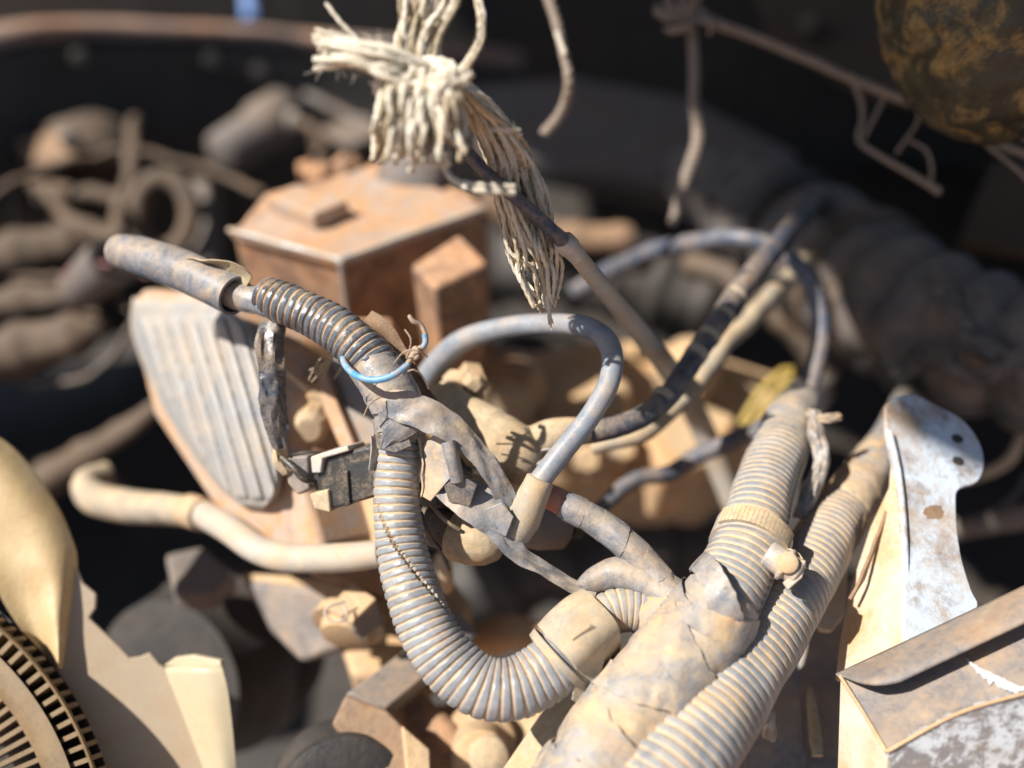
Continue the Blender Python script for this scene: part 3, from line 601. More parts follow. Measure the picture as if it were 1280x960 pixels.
fw = thing('loose_wire_strands', P(520, 470, .30), 'few thin loose wire strands sticking out beside the blue wire', 'strands')
for q_ in ([(492, 455, .288), (505, 440, .284), (520, 438, .283), (534, 446, .286)], [(500, 470, .288), (516, 462, .284), (528, 470, .286), (536, 486, .29)], [(476, 496, .290), (462, 505, .288), (455, 520, .29)], [(508, 448, .289), (514, 426, .287), (506, 412, .288)]):
    tube(spline([(*p, 1.1) for p in q_], .0015), 6).build('strand', MT['copper'], fw)
# ------------------------------------------------------------------ broken black connector
t = thing('broken_connector', P(425, 640, .32), 'broken black plastic connector block left of the corrugated tube', 'connector')
cp = plane3((390, 570, .316), (470, 552, .306), (395, 638, .318))
slab([(396, 574), (480, 552), (482, 618), (402, 641)], cp, .022).build('body', MT['plastic'], t, smooth=False, bevel=.0014)
slab([(388, 572), (400, 566), (432, 558), (436, 564), (404, 573), (400, 592), (390, 592)], lambda x, y: P(x, y, (cp(x, y)-CAM).dot(FW)-.0022), .012).build('broken_edge', MT['steel'], t, smooth=False, bevel=.0006, jitter=.0008, jscale=400)
slab([(386, 618), (410, 612), (411, 640), (392, 636)], lambda x, y: P(x, y, (cp(x, y)-CAM).dot(FW)-.002), .010).build('broken_edge', MT['tan'], t, smooth=False, bevel=.0006, jitter=.0008, jscale=400)
slab([(392, 594), (404, 590), (406, 611), (394, 614)], lambda x, y: P(x, y, (cp(x, y)-CAM).dot(FW)+.0005), .006).build('socket', MT['dark'], t, smooth=False, bevel=.0004)
slab([(428, 590), (434, 588), (437, 632), (430, 634)], lambda x, y: P(x, y, (cp(x, y)-CAM).dot(FW)-.0016), .006).build('latch', MT['plastic'], t, smooth=False, bevel=.0006)
slab([(353, 570), (384, 569), (386, 612), (372, 620), (360, 606)], plane3((353, 570, .320), (386, 570, .317), (372, 618, .319)), .012).build('latch_arm', MT['brownsteel'], t, smooth=False, bevel=.001, jitter=.0006, jscale=200)
tube(spline([(352, 572, .317, 4), (366, 584, .314, 4), (378, 598, .314, 4), (392, 602, .317, 4)], .001), 8).build('lead', MT['plastic'], t)

# ------------------------------------------------------------------ blue wire tie
t = thing('blue_wire', P(470, 470, .29), 'bright blue wire tied round the taped tube with bare twisted end', 'wire')
tube(spline([(428, 440, .306, 4), (431, 455, .295, 4.2), (445, 469, .288, 4.4), (468, 475, .285, 4.6), (492, 469, .284, 4.5), (510, 456, .286, 4.2)], .001), 12).build('insulation', MT['blue'], t)
tube(spline([(510, 456, .286, 3.5), (518, 443, .288, 4.5), (523, 437, .288, 3.8), (530, 434, .288, 3.4)], .001), 8, wob=.0008).build('twist', MT['copper'], t)
tube(spline([(512, 450, .290, 3), (522, 446, .285, 3), (520, 435, .286, 3), (514, 440, .290, 3)], .001), 8).build('twist', MT['copper'], t)
tube(spline([(528, 435, .288, 3.6), (532, 428, .288, 3.9), (531, 418, .288, 4)], .001), 10).build('insulation', MT['blue'], t)
tube(spline([(531, 419, .288, 3), (525, 405, .288, 2.8), (516, 401, .287, 3.4), (511, 393, .287, 2.4)], .001), 8, wob=.0008).build('bare_end', MT['copper'], t)

# ------------------------------------------------------------------ grey cable arch
t = thing('grey_cable', P(660, 600, .31), 'grey rubber cable arching over and ending in a tan rubber boot', 'cable')
tube(spline([(520, 500, .37, 15), (540, 462, .365, 15), (575, 428, .358, 14.5), (630, 410, .348, 13.5), (690, 405, .335, 13), (738, 411, .322, 13.5), (763, 435, .312, 14), (762, 475, .306, 13.5), (738, 520, .302, 13.5), (700, 568, .299, 14), (668, 610, .297, 14)], .0015), 24, slw).build('cable', MT['cable'], t)
b0, b1 = P(676, 598, .2965), P(637, 684, .2985); s = .297/F
lathe(b0, b1, [(0, 15.5*s), (.02, 18*s), (.12, 18.5*s), (.35, 21*s), (.6, 23*s), (.82, 19*s), (.95, 11*s), (1, 4*s)], 28).build('boot', MT['boot'], t)

# ------------------------------------------------------------------ elbow fitting and connectors behind the tape
t = thing('elbow_fitting', P(620, 600, .34), 'tan dusty elbow fitting with ring collar feeding the black cable', 'fitting')
s = .338/F
lathe(P(545, 508, .345), P(575, 530, .338), [(0, 36*s), (.1, 42*s), (.4, 43*s), (.5, 38*s), (.75, 38*s), (1, 34*s)], 30).build('ring_collar', MT['tan'], t)
tube(spline([(560, 520, .342, 34), (590, 535, .335, 37), (622, 556, .330, 41), (650, 570, .329, 38), (668, 572, .330, 26)], .0015), 32, lambda s_, a, r: (r*(1+.02*noise.noise(Vector((s_*60, math.cos(a), math.sin(a))))+(.06 if .018 < s_ < .021 else 0)), .5)).build('elbow_body', MT['tan'], t)
tube(spline([(645, 568, .332, 28), (668, 556, .331, 24), (690, 546, .331, 23), (715, 541, .332, 20), (735, 538, .333, 15)], .0015), 28, lambda s_, a, r: (r*(1+(.12 if .006 < s_ < .009 else 0)), .5)).build('neck', MT['tan'], t)
tube(spline([(655, 584, .3225, 2), (672, 580, .3218, 2.2), (692, 566, .323, 2), (680, 562, .3225, 1.8), (664, 574, .322, 1.5)], .001), 8).build('wire_clip', MT['steel'], t)
slab([(552, 470), (562, 460), (598, 462), (600, 488), (588, 492), (585, 474), (572, 474), (572, 500), (556, 500)], plane3((552, 470, .352), (600, 465, .350), (556, 500, .346)), .008).build('bracket', MT['metal'], t, smooth=False, bevel=.0012)
lathe(P(593, 482, .340), P(588, 470, .36), [(0, .0025), (.05, .004), (.3, .004), (.31, .006), (1, .006)], 6).build('bolt', MT['metal'], t, smooth=False, bevel=.0004)
hose('black_cable', [(700, 545, .335, 13), (735, 540, .335, 14), (780, 531, .336, 14), (815, 514, .340, 14), (845, 480, .348, 14), (880, 430, .360, 14), (920, 370, .378, 15), (955, 325, .395, 15), (985, 290, .42, 14), (1015, 255, .50, 13), (1030, 250, .60, 12)], MT['cableblk'], 'black cable with pale bands climbing right from the elbow fitting', 'cable', 22, wob=.001)
o = bpy.data.objects['black_cable']
for (x0, y0, d0, x1, y1, d1) in ((826, 500, .3435, 832, 493, .345), (868, 446, .3555, 873, 439, .357), (884, 424, .3615, 888, 418, .363), (901, 398, .369, 905, 392, .371), (918, 373, .377, 921, 369, .378), (935, 351, .385, 938, 347, .387)):
    s = d0/F; lathe(P(x0, y0, d0), P(x1, y1, d1), [(0, 14*s), (.05, 14.9*s), (.95, 15*s), (1, 14*s)], 18).build('band', MT['boot'], o)
hose('tan_hose', [(740, 560, .37, 8), (800, 540, .37, 11), (850, 505, .38, 12), (900, 440, .40, 12), (950, 385, .43, 12), (1000, 335, .49, 12), (1030, 310, .60, 12)], MT['boot'], 'tan dusty hose running just below the black cable', 'hose', 18)
# connectors below the strip
t = thing('taped_connector', P(590, 690, .325), 'dark connector with pale tan end cap under the loose tape', 'connector')
s = .318/F
lathe(P(524, 648, .325), P(588, 668, .317), [(0, 24*s), (.05, 29*s), (.55, 30*s), (.6, 28*s), (.7, 28*s)], 24).build('body', MT['plastic'], t)
lathe(P(570, 664, .318), P(628, 688, .311), [(0, 33*s), (.08, 36*s), (.45, 34*s), (.75, 26*s), (.95, 15*s), (1, 6*s)], 26).build('end_cap', MT['tan'], t)
slab([(566, 602), (594, 590), (620, 604), (622, 634), (604, 648), (572, 634)], plane3((566, 602, .316), (620, 604, .308), (572, 634, .313)), .016).build('second_plug', MT['tan'], t, smooth=False, bevel=.0022)
slab([(520, 600), (546, 606), (552, 636), (524, 634)], plane3((520, 600, .316), (546, 606, .311), (524, 634, .314)), .016).build('plug_housing', MT['plastic'], t, smooth=False, bevel=.0015)
for q_, m_ in (([(536, 600, .309), (552, 592, .304), (572, 588, .303), (590, 596, .306)], 'cableblk'), ([(540, 632, .309), (556, 650, .304), (574, 662, .306)], 'copper'), ([(526, 640, .310), (536, 668, .308), (552, 690, .315), (560, 712, .325)], 'cableblk'), ([(600, 642, .305), (612, 668, .3), (622, 684, .302)], 'copper')):
    tube(spline([(*p, 2.6) for p in q_], .0015), 8).build('lead', MT[m_], t)
t = thing('brown_connector', P(680, 690, .33), 'brown connector body in shade below the red taped wire', 'connector')
s = .328/F
lathe(P(640, 650, .325), P(712, 662, .335), [(0, 20*s), (.06, 30*s), (.5, 32*s), (.9, 26*s), (1, 14*s)], 22, squash=.8).build('body', MT['brownsteel'], t)
lathe(P(712, 662, .334), P(725, 664, .337), [(0, 12*s), (1, 10*s)], 14).build('neck', MT['plastic'], t)
hose('shaded_pipe', [(548, 690, .36, 8), (552, 712, .36, 10), (560, 735, .37, 9)], MT['metal'], 'short pale pipe end beneath the pale tan end cap', 'pipe', 14)

# ------------------------------------------------------------------ right side tubes
t = thing('corrugated_hose', P(830, 960, .26), 'tan dusty corrugated hose alone in the lower right foreground', 'hose')
tube(spline([(1150, 470, .55, 18), (1125, 525, .44, 21), (1100, 570, .38, 25), (1085, 592, .362, 28), (1052, 640, .345, 34), (1012, 706, .322, 41), (965, 780, .303, 48), (908, 866, .284, 56), (855, 946, .270, 62), (815, 1005, .262, 66)], .00034), 64, corr(.0029, .065, lambda s: 1.5, .03)).build('tube', MT['loomtan'], t)
tube(spline([(1108, 556, .39, 24), (1098, 572, .3755, 27), (1080, 600, .3595, 31), (1058, 632, .348, 35), (1040, 658, .341, 37)], .001), 40, taped(.012, .05, .12, 9, .08)).build('tape_wrap', MT['tapetan'], t)
t = thing('torn_tape', P(1010, 640, .34), 'torn grey tape strip standing between the two corrugated tubes', 'tape')
ribbon([(1018, 512, .345, 7, 0), (1022, 540, .340, 11, 30), (1026, 575, .336, 9, -20), (1015, 615, .333, 12, 20), (1003, 650, .331, 8, 40)], .001, 9, .4, .002, 41).build('strip', MT['tape'], t)
ribbon([(1008, 515, .347, 5, 0), (1030, 522, .343, 7, 30), (1052, 520, .345, 5, 0)], .001, 7, .3, .002, 42).build('strip', MT['tapetan'], t)
# hose clamp
t = thing('hose_clamp', P(950, 700, .30), 'notched metal hose clamp with screw round the upper corrugated tube', 'clamp')
cen = P(938, 678, .3085); ax = (P(955, 615, .325)-P(908, 740, .296)).normalized(); rr = 46*.3085/F
c = (CAM-cen).normalized(); u = (c-ax*c.dot(ax)).normalized(); v = ax.cross(u)
mb = MB(); vs = []; fs = []; n = 72
for k in range(n):
    a = 2*math.pi*k/n; d = u*math.cos(a)+v*math.sin(a)
    for (r_, z_) in ((rr*.9, -.0042), (rr*1.06, -.0042), (rr*1.06, .0042), (rr*.9, .0042)): vs.append(cen+d*r_+ax*z_)
for k in range(n):
    for j in range(4): fs.append((k*4+j, k*4+(j+1) % 4, ((k+1) % n)*4+(j+1) % 4, ((k+1) % n)*4+j))
clband = mb.add(vs, fs).build('band', MT['steel'], t, smooth=False)
for k in range(-9, 10):
    a = k*.105; d = u*math.cos(a)+v*math.sin(a); tt = ax.cross(d); p = cen+d*rr*1.06
    mb = MB(); q = [p+ax*z_*.0033+tt*x_*.0007+d*h for h in (-.0005, .0013) for z_ in (-1, 1) for x_ in (-1, 1)]
    mb.add(q, [(0, 1, 3, 2), (4, 6, 7, 5), (0, 4, 5, 1), (2, 3, 7, 6), (0, 2, 6, 4), (1, 5, 7, 3)]).build('notch', MT['tan'], clband, smooth=False)
s = .292/F
lathe(P(958, 690, .292), P(1000, 718, .288), [(0, 12*s), (.05, 17*s), (.5, 18*s), (.52, 22*s), (.62, 22*s), (.64, 17*s), (.95, 17*s), (1, 13*s)], 20).build('screw_housing', MT['steel'], t, smooth=False, bevel=.0005)
lathe(P(984, 703, .284), P(986, 706, .296), [(0, 9*s), (.05, 13*s), (.5, 14*s), (.52, 19*s), (1, 19*s)], 18).build('screw_head', MT['tan'], t)
slab([(978, 728), (985, 738), (1003, 722), (1008, 700), (1000, 700), (994, 716)], plane3((978, 728, .286), (1008, 700, .286), (1003, 722, .285)), .003).build('band_tail', MT['steel'], t, smooth=False, bevel=.0005)
# ------------------------------------------------------------------ chipped white bracket
t = thing('white_bracket', P(1150, 800, .31), 'chipped white painted steel bracket with two slots and tan flange', 'bracket')
wp = plane3((1115, 540, .335), (1225, 580, .337), (1170, 760, .300))
lob = [(1106, 520), (1112, 500), (1140, 492), (1175, 508), (1205, 525), (1225, 552), (1231, 580), (1222, 602), (1200, 612), (1196, 630), (1203, 690), (1215, 735), (1222, 762), (1180, 800), (1135, 800), (1130, 740), (1128, 660), (1122, 600), (1112, 560)]
def rounded(poly, n=5):
    out = []; m = len(poly)
    for i in range(m):
        a, b, c, d = [Vector(poly[(i+q_) % m]) for q_ in (-1, 0, 1, 2)]
        for k in range(n):
            tt = k/n; out.append(tuple(.5*((2*b)+(c-a)*tt+(2*a-5*b+4*c-d)*tt*tt+(3*b-a-3*c+d)*tt**3)))
    return out
wplate = slab(rounded(lob), wp, .0022).build('plate', MT['white'], t, smooth=False, bevel=.0007, jitter=.0007, jscale=40)
wq = lambda x, y: P(x, y, (wp(x, y)-CAM).dot(FW)-.0004)
for (x, y) in ((1197, 548), (1198, 576)):
    slab([(x+7*math.cos(R(a))*1.0-2*math.sin(R(a)), y+4.5*math.sin(R(a))+3*math.cos(R(a))) for a in range(0, 360, 30)], wq, .003).build('slot', MT['dark'], wplate, smooth=False)
fold = plane3((1128, 600, .322), (1130, 790, .296), (1050, 800, .318))
slab([(1113, 548), (1126, 600), (1131, 680), (1132, 800), (1110, 850), (1042, 850), (1048, 800), (1062, 740), (1090, 660), (1110, 610)], fold, .002).build('flange', MT['whitetan'], t, smooth=False, bevel=.0006, jitter=.001)
tube(spline([(1112, 540, .333, 4), (1124, 600, .323, 4.5), (1131, 690, .309, 5), (1132, 790, .297, 5)], .003), 10).build('fold', MT['white'], t)
ribbon([(1110, 640, .323, 2, 70), (1092, 690, .317, 4, 70), (1078, 725, .313, 4, 60), (1064, 750, .312, 2, 70)], .001, 5, 0, .0004, 51).build('crack_lip', MT['rust'], t)
def spot(x, y, rx, ry, m, nm, sd, pf=None):
    slab([(x+rx*(1+.35*noise.noise(Vector((math.cos(a)*1.6, math.sin(a)*1.6, sd)))+.12*noise.noise(Vector((math.cos(a)*6, math.sin(a)*6, sd))))*math.cos(a), y+ry*(1+.35*noise.noise(Vector((math.cos(a)*1.6, math.sin(a)*1.6, sd)))+.12*noise.noise(Vector((math.cos(a)*6, math.sin(a)*6, sd))))*math.sin(a)) for a in [R(q_) for q_ in range(0, 360, 6)]], pf or (lambda x, y: P(x, y, (wp(x, y)-CAM).dot(FW)-.00012)), .0006).build(nm, MT[m], t, smooth=False)
spot(1168, 640, 13, 9, 'rust', 'rust_scab', 1)
# ------------------------------------------------------------------ steel housing bottom right
t = thing('steel_housing', P(1150, 1000, .29), 'brown steel housing with folded flap and peeling white paint', 'housing')
hp = plane3((1052, 848, .292), (1290, 770, .285), (1108, 940, .272))
slab([(1050, 842), (1300, 730), (1300, 862), (1200, 890), (1108, 940)], hp, .003).build('upper_face', MT['brownsteel'], t, smooth=False, bevel=.001)
lowp = plane3((1108, 940, .272), (1300, 862, .268), (1110, 1000, .275))
slab([(1108, 940), (1200, 891), (1300, 862), (1300, 1010), (1104, 1010)], lowp, .003).build('lower_face', MT['peel'], t, smooth=False, bevel=.001)
lfp = plane3((1050, 845, .292), (1108, 940, .272), (1046, 1000, .292))
slab([(1049, 843), (1108, 941), (1104, 1010), (1044, 1010)], lfp, .003).build('side_face', MT['whitetan'], t, smooth=False, bevel=.001)
# the folded flap, lifted clear of the upper face
q = lambda x, y, k: P(x, y, (hp(x, y)-CAM).dot(FW)-k)
mb = MB(); vs = []; fs = []; n = 40; m_ = 12
for i in range(n+1):
    u = i/n
    top = Vector((1044+(1300-1044)*u, 842+(722-842)*u)); bw = 12+32*min(1, u*3.2); 
    bot = Vector((1052+(1300-1052)*u, 846+(768-846)*u+ (14*math.sin(min(1, u*3)*math.pi/1.0) if u < .34 else 0)))
    if u > .3: bot = Vector((1126+(1300-1126)*(u-.3)/.7, 852+(770-852)*(u-.3)/.7))
    else: bot = Vector((1050+(1126-1050)*(u/.3), 845+(852-845)*(u/.3)+8*math.sin(u/.3*math.pi)))
    for j in range(m_+1):
        v_ = j/m_; x, y = top.lerp(bot, v_)
        vs.append(q(x, y, (.002+.007*math.sin(v_*math.pi*.62))*min(1, u*5+.15)))
k_ = m_+1
fs = [(i*k_+j, i*k_+j+1, (i+1)*k_+j+1, (i+1)*k_+j) for i in range(n) for j in range(m_)]
o = mb.add(vs, fs).build('folded_flap', MT['brownsteel'], t)
md = o.modifiers.new('s', 'SOLIDIFY'); md.thickness = .0018
tube(spline([(1108, 940, .2715, 2.5), (1200, 891, .2695, 2.5), (1300, 862, .2675, 2.5)], .003), 8).build('seam', MT['engine'], t)
tube(spline([(1050, 845, .2915, 2.5), (1080, 892, .2815, 2.5), (1108, 940, .2715, 2.5)], .003), 8).build('seam', MT['engine'], t)
# raised white peeled patch
sc = []
for k in range(40): sc.append((1206+88*k/39, 816+46*(k/39)**.6+3*noise.noise(Vector((k*.7, 0, 0)))))
for k in range(39, -1, -1): sc.append((1206+88*k/39+2, 818+46*(k/39)**.6+3+(8+10*noise.noise(Vector((k*.35, 3, 0))))*math.sin(k/39*math.pi)+2*noise.noise(Vector((k*1.3, 5, 0)))))
slab(sc, lambda x, y: q(x, y, .0008), .0005).build('paint_flake', MT['flake'], t, smooth=False, bevel=.0002, jitter=.0006, jscale=300)

# ------------------------------------------------------------------ straps and wall between hose and housing
t = thing('dark_support_wall', P(1010, 960, .36), 'dark brown support wall with straps between hose and housing', 'support')
slab([(940, 760), (1070, 720), (1060, 1000), (900, 1000)], plane3((940, 760, .37), (1070, 720, .36), (960, 1000, .34)), .01).build('wall', MT['brownsteel'], t, smooth=False, bevel=.002)
slab([(952, 830), (995, 790), (1010, 960), (1008, 1000), (930, 1000), (935, 900)], plane3((960, 850, .335), (995, 800, .340), (1000, 1000, .32)), .004).build('strap', MT['brownsteel'], t, smooth=False, bevel=.001)
slab([(1030, 700), (1062, 690), (1056, 770), (1040, 790), (1024, 788), (1018, 750)], plane3((1030, 700, .34), (1062, 690, .34), (1040, 790, .33)), .004).build('tab', MT['whitetan'], t, smooth=False, bevel=.001)
lathe(P(1012, 860, .335), P(1022, 945, .322), [(0, .001), (.2, .0018), (.8, .0024), (1, .002)], 10).build('pin', MT['tan'], t)
tag(ribbon([(962, 890, .318, 6, 20), (965, 905, .316, 10, 40), (960, 925, .316, 9, 0)], .0006, 7, .3, .002, 61).build('foil_scrap', MT['steel']), 'small crumpled pale scrap stuck under the foreground hose', 'scrap')

# ------------------------------------------------------------------ big black duct
t = thing('air_duct', P(1080, 480, .55), 'large black ribbed rubber air duct in shade at right', 'duct')
def ductf(s, a, r):
    ph = s/.026+.15*noise.noise(Vector((s*20, math.cos(a), math.sin(a)))); f = abs(ph-math.floor(ph)-.5)*2
    tw = noise.noise(Vector((s*22+a*.9, math.cos(a)*1.2, math.sin(a)*1.2)))
    return r*(.95+.20*(1-f**2.2)+.11*tw+.04*noise.noise(Vector((s*120+a*3, math.cos(a)*3, math.sin(a)*3)))), 1-f
tube(spline([(845, 205, .70, 26), (885, 228, .66, 44), (945, 262, .61, 58), (1020, 312, .56, 70), (1110, 378, .51, 80), (1210, 425, .47, 80), (1340, 455, .44, 84)], .002), 64, ductf).build('duct', MT['duct'], t)
for (x, y, d, r_, m) in ((985, 288, .582, 70, 'dark'), (1075, 352, .53, 84, 'dim')):
    s = d/F; a0 = P(x-8, y-5, d+.004); a1 = P(x+8, y+6, d-.006)
    lathe(a0, a1, [(0, r_*s), (.1, r_*1.12*s), (.9, r_*1.12*s), (1, r_*s)], 36).build('strap', MT[m], t)
ribbon([(1170, 340, .45, 12, 20), (1200, 400, .43, 16, 30), (1240, 440, .42, 14, 0), (1290, 470, .41, 12, -20)], .003, 9, .4, .004, 71).build('wrap', MT['duct'], t)
ribbon([(1120, 470, .47, 12, 0), (1170, 440, .44, 14, 30), (1220, 470, .42, 12, 10), (1290, 440, .41, 14, 0)], .003, 9, .4, .004, 72).build('wrap', MT['duct'], t)

# ------------------------------------------------------------------ cables / rods in the middle distance
hose('cable_loop', [(745, 640, 0.390, 9), (790, 605, 0.400, 10), (850, 580, 0.410, 11), (920, 550, 0.410, 12), (985, 512, 0.410, 12), (1022, 460, 0.415, 12), (1030, 405, 0.420, 11), (1010, 345, 0.425, 10), (965, 310, 0.430, 11), (900, 300, 0.440, 12), (830, 310, .48, 12), (765, 335, .52, 12), (720, 365, .54, 11)], MT['cableblue'], 'thinner blue grey cable making a wide loop before the duct', 'cable', 18)
t = thing('pale_rod', P(880, 560, .45), 'slim pale rod with collar slanting down behind the rope knot', 'rod')
tube(spline([(545, 150, .278, 7), (600, 208, .280, 8), (655, 256, .284, 9), (708, 305, .290, 10)], .003), 14, lambda s_, a, r: (r*(1+.05*math.sin(s_*500)), .5)).build('rod', MT['cableblk'], t)
lathe(P(702, 299, .2895), P(722, 320, .295), [(0, .0026), (.1, .0035), (.5, .0036), (.55, .0032), (1, .003)], 16).build('collar', MT['steel'], t)
tube(spline([(715, 312, .293, 11), (770, 380, .33, 12), (835, 460, .38, 14), (868, 515, .435, 15), (895, 575, .45, 15), (925, 650, .46, 14)], .004), 16).build('tube', MT['pipe'], t)
t = thing('yellow_handle', P(940, 525, .50), 'yellow plastic loop handle behind the blue grey cable', 'handle')
lp2 = [(926, 530, .50, 5), (944, 500, .50, 5.5), (964, 476, .50, 5.5), (984, 461, .50, 5), (990, 467, .50, 5), (972, 490, .50, 5.5), (952, 514, .50, 5.5), (930, 534, .50, 5)]
tube(spline(lp2, .004), 10).build('loop', MT['yellow'], t)
hose('thin_wire', [(1290, 590, .50, 5), (1250, 640, .50, 5), (1215, 660, .50, 5)], MT['cableblk'], 'thin dark wire in the gap right of the white bracket', 'wire', 10)
hose('thin_wire', [(1300, 500, .48, 7), (1270, 560, .48, 7), (1240, 590, .49, 7), (1200, 600, .5, 6)], MT['boot'], 'thicker pale wire curving right of the bracket slots', 'wire', 10)
casting('dim_pipe', [(1180, 665, .52, 12), (1230, 655, .50, 13), (1300, 640, .48, 14)], MT['grime'], 'dim grey pipe in the gap right of the white bracket')

t = thing('rusty_backing_plate', P(1040, 60, .7), 'dim rusty brown plate in the dark left of the canister', 'plate')
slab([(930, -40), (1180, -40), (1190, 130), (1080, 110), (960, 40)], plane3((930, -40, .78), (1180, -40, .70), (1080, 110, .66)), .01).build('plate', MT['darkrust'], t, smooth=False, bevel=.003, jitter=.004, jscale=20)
for x, y in ((1010, 30), (1085, 62)): lathe(P(x, y, .685), P(x, y, .71), [(0, .006), (.2, .009), (1, .009)], 6).build('bolt', MT['dim'], t, smooth=False)
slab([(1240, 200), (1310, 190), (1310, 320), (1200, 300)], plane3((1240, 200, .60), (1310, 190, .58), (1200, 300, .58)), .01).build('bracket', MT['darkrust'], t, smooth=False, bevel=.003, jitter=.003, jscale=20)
# ------------------------------------------------------------------ canister top right and strings
t = thing('black_canister', P(1230, 100, .36), 'round black canister stained with yellow dust in the top right corner', 'canister')
def canf(s_, a, r): return r*(1+.03*noise.noise(Vector((s_*30, math.cos(a)*2, math.sin(a)*2)))+.012*math.sin(s_*700+3*noise.noise(Vector((s_*60, math.cos(a)*2, math.sin(a)))))), .5
tube(spline([(1240, -160, .345, 138), (1242, -60, .35, 142), (1248, 20, .355, 138), (1256, 90, .36, 118), (1263, 135, .364, 88), (1268, 160, .366, 50), (1270, 168, .367, 16)], .0018), 72, canf).build('body', MT['tank'], t)
def strand(pts, m, parent, seg=8, wob=.001, name='strand'):
    return tube(spline(pts, .0011), 12, lambda s_, a, r: (r*(.92+.24*math.cos(3*(a-s_*620))+.12*noise.noise(Vector((s_*300, math.cos(a), pts[0][0])))), .5), wob=wob).build(name, MT[m], parent)
t = thing('tied_twine', P(1100, 100, .42), 'brown twine stretched under the canister with hanging loose ends', 'twine')
strand([(850, -30, .46, 6.7), (880, 20, .455, 6.7), (940, 45, .45, 5.9), (1020, 78, .44, 5.9), (1100, 112, .43, 5.9), (1170, 140, .42, 5.9), (1230, 172, .41, 5.9), (1300, 200, .40, 5.9)], 'twine', t)
strand([(1180, 142, .42, 3.7), (1230, 158, .41, 3.7), (1300, 180, .40, 3.7)], 'twine', t)
strand([(1210, 155, .41, 3.0), (1245, 190, .405, 3.0), (1275, 215, .40, 3.0), (1300, 240, .40, 3.0)], 'twine', t)
strand([(1064, 98, .435, 3.3), (1076, 125, .435, 3.3), (1078, 150, .435, 3.3), (1074, 175, .435, 3.3), (1100, 195, .43, 3.7), (1140, 218, .428, 4.1), (1176, 240, .425, 5.2)], 'twine', t, wob=0)
strand([(1108, 116, .432, 2.6), (1094, 145, .432, 2.6), (1080, 172, .432, 2.6)], 'twine', t, wob=0)
strand([(1146, 132, .425, 2.2), (1148, 150, .425, 2.2), (1134, 172, .425, 2.2), (1120, 192, .426, 2.2)], 'twine', t, wob=0)
strand([(1136, 176, .425, 2.2), (1156, 186, .425, 2.2), (1164, 205, .425, 2.2), (1164, 228, .425, 2.2)], 'twine', t, wob=0)
t = thing('hanging_string', P(850, 280, .46), 'brown string hanging straight down from the tied twine', 'string')
strand([(862, 0, .46, 6.7), (866, 60, .46, 6.7), (868, 120, .46, 6.7), (872, 170, .46, 7.4), (856, 225, .46, 7.4), (840, 280, .46, 5.9)], 'twine', t)
for i in range(9):
    a = random.uniform(0, 6.28); strand([(866+random.uniform(-8, 8), 22, .455, 3.7), (866+30*math.cos(a), 18+16*math.sin(a), .45, 3.7), (866+48*math.cos(a+.4), 16+30*math.sin(a+.4), .455, 3.0)], 'twine', t, name='knot_tuft')
t = thing('string_end', P(690, 160, .40), 'single grey string tail right of the rope knot', 'string')
strand([(680, -20, .40, 6.7), (694, 20, .40, 6.7), (704, 60, .40, 5.9), (712, 100, .40, 6.7), (705, 135, .41, 7.4), (680, 165, .42, 6.7)], 'twine', t)
strand([(696, 38, .395, 3.7), (702, 55, .395, 3.7), (707, 68, .395, 3.7)], 'rope', t)

# ------------------------------------------------------------------ rope knot
t = thing('rope_knot', P(690, 390, .30), 'frayed cream cotton rope hanging in a big knot with loose tassels', 'rope')
rnd = random.Random(3)
def j(a): return rnd.uniform(-a, a)
for i in range(46):        # standing part from above
    x = 505+rnd.random()*70
    strand([(x+j(8), -60, .262+j(.004), 3.4), (x+j(5), 0, .262+j(.005), 3.4), (520+(x-540)*.7+j(8), 50, .260+j(.005), 3.4), (525+(x-540)*.6+j(10), 100, .258+j(.006), 3.4)], 'rope' if i % 3 else 'ropetan', t)
for i in range(48):        # tassel to the left
    a = j(1)
    strand([(530+j(14), 95+j(22), .256+j(.006), 3.8), (490+j(8), 78+a*20, .252+j(.005), 4.2), (445+j(8), 66+a*16, .252+j(.005), 3.8), (402+j(12), 62+a*26, .254+j(.004), 3.0)], 'rope', t)
strand([(450, 50, .254, 2.6), (425, 25, .254, 2.6), (408, 4, .255, 2.6)], 'rope', t)
for i in range(14):         # turns of the knot
    a0 = j(.5); cx, cy = 528+j(14), 92+j(16)
    pts = [(cx+(46+j(8))*math.cos(a0+q_*.8), cy+(20+j(5))*math.sin(a0+q_*.8)+q_*3, .252-.008*math.cos(q_*.8)+j(.002), 4.5) for q_ in range(8)]
    strand(pts, 'rope', t)
for i in range(98):        # short cut ends below
    a = j(1); x = 524+a*55; L = 55+rnd.random()*50*(1-.35*abs(a))
    strand([(525+a*28+j(8), 95+j(12), .255+j(.008), 3.8), (x-a*8+j(6), 118+j(6), .25+j(.007), 4.0), (x+j(8), 125+L*.45, .249+j(.007), 3.8), (x+a*8+j(9), 112+L, .251+j(.007), 3.0)], 'rope' if i % 4 else 'ropetan', t)
for i in range(7):         # loops at the right
    strand([(585+j(6), -30, .262, 3.0), (600+j(5), 25+j(6), .262, 3.0), (597+j(6), 60, .262, 3.0), (575+j(6), 95, .258, 3.4), (560+j(5), 110, .258, 3.4)], 'rope' if i % 2 else 'ropetan', t)
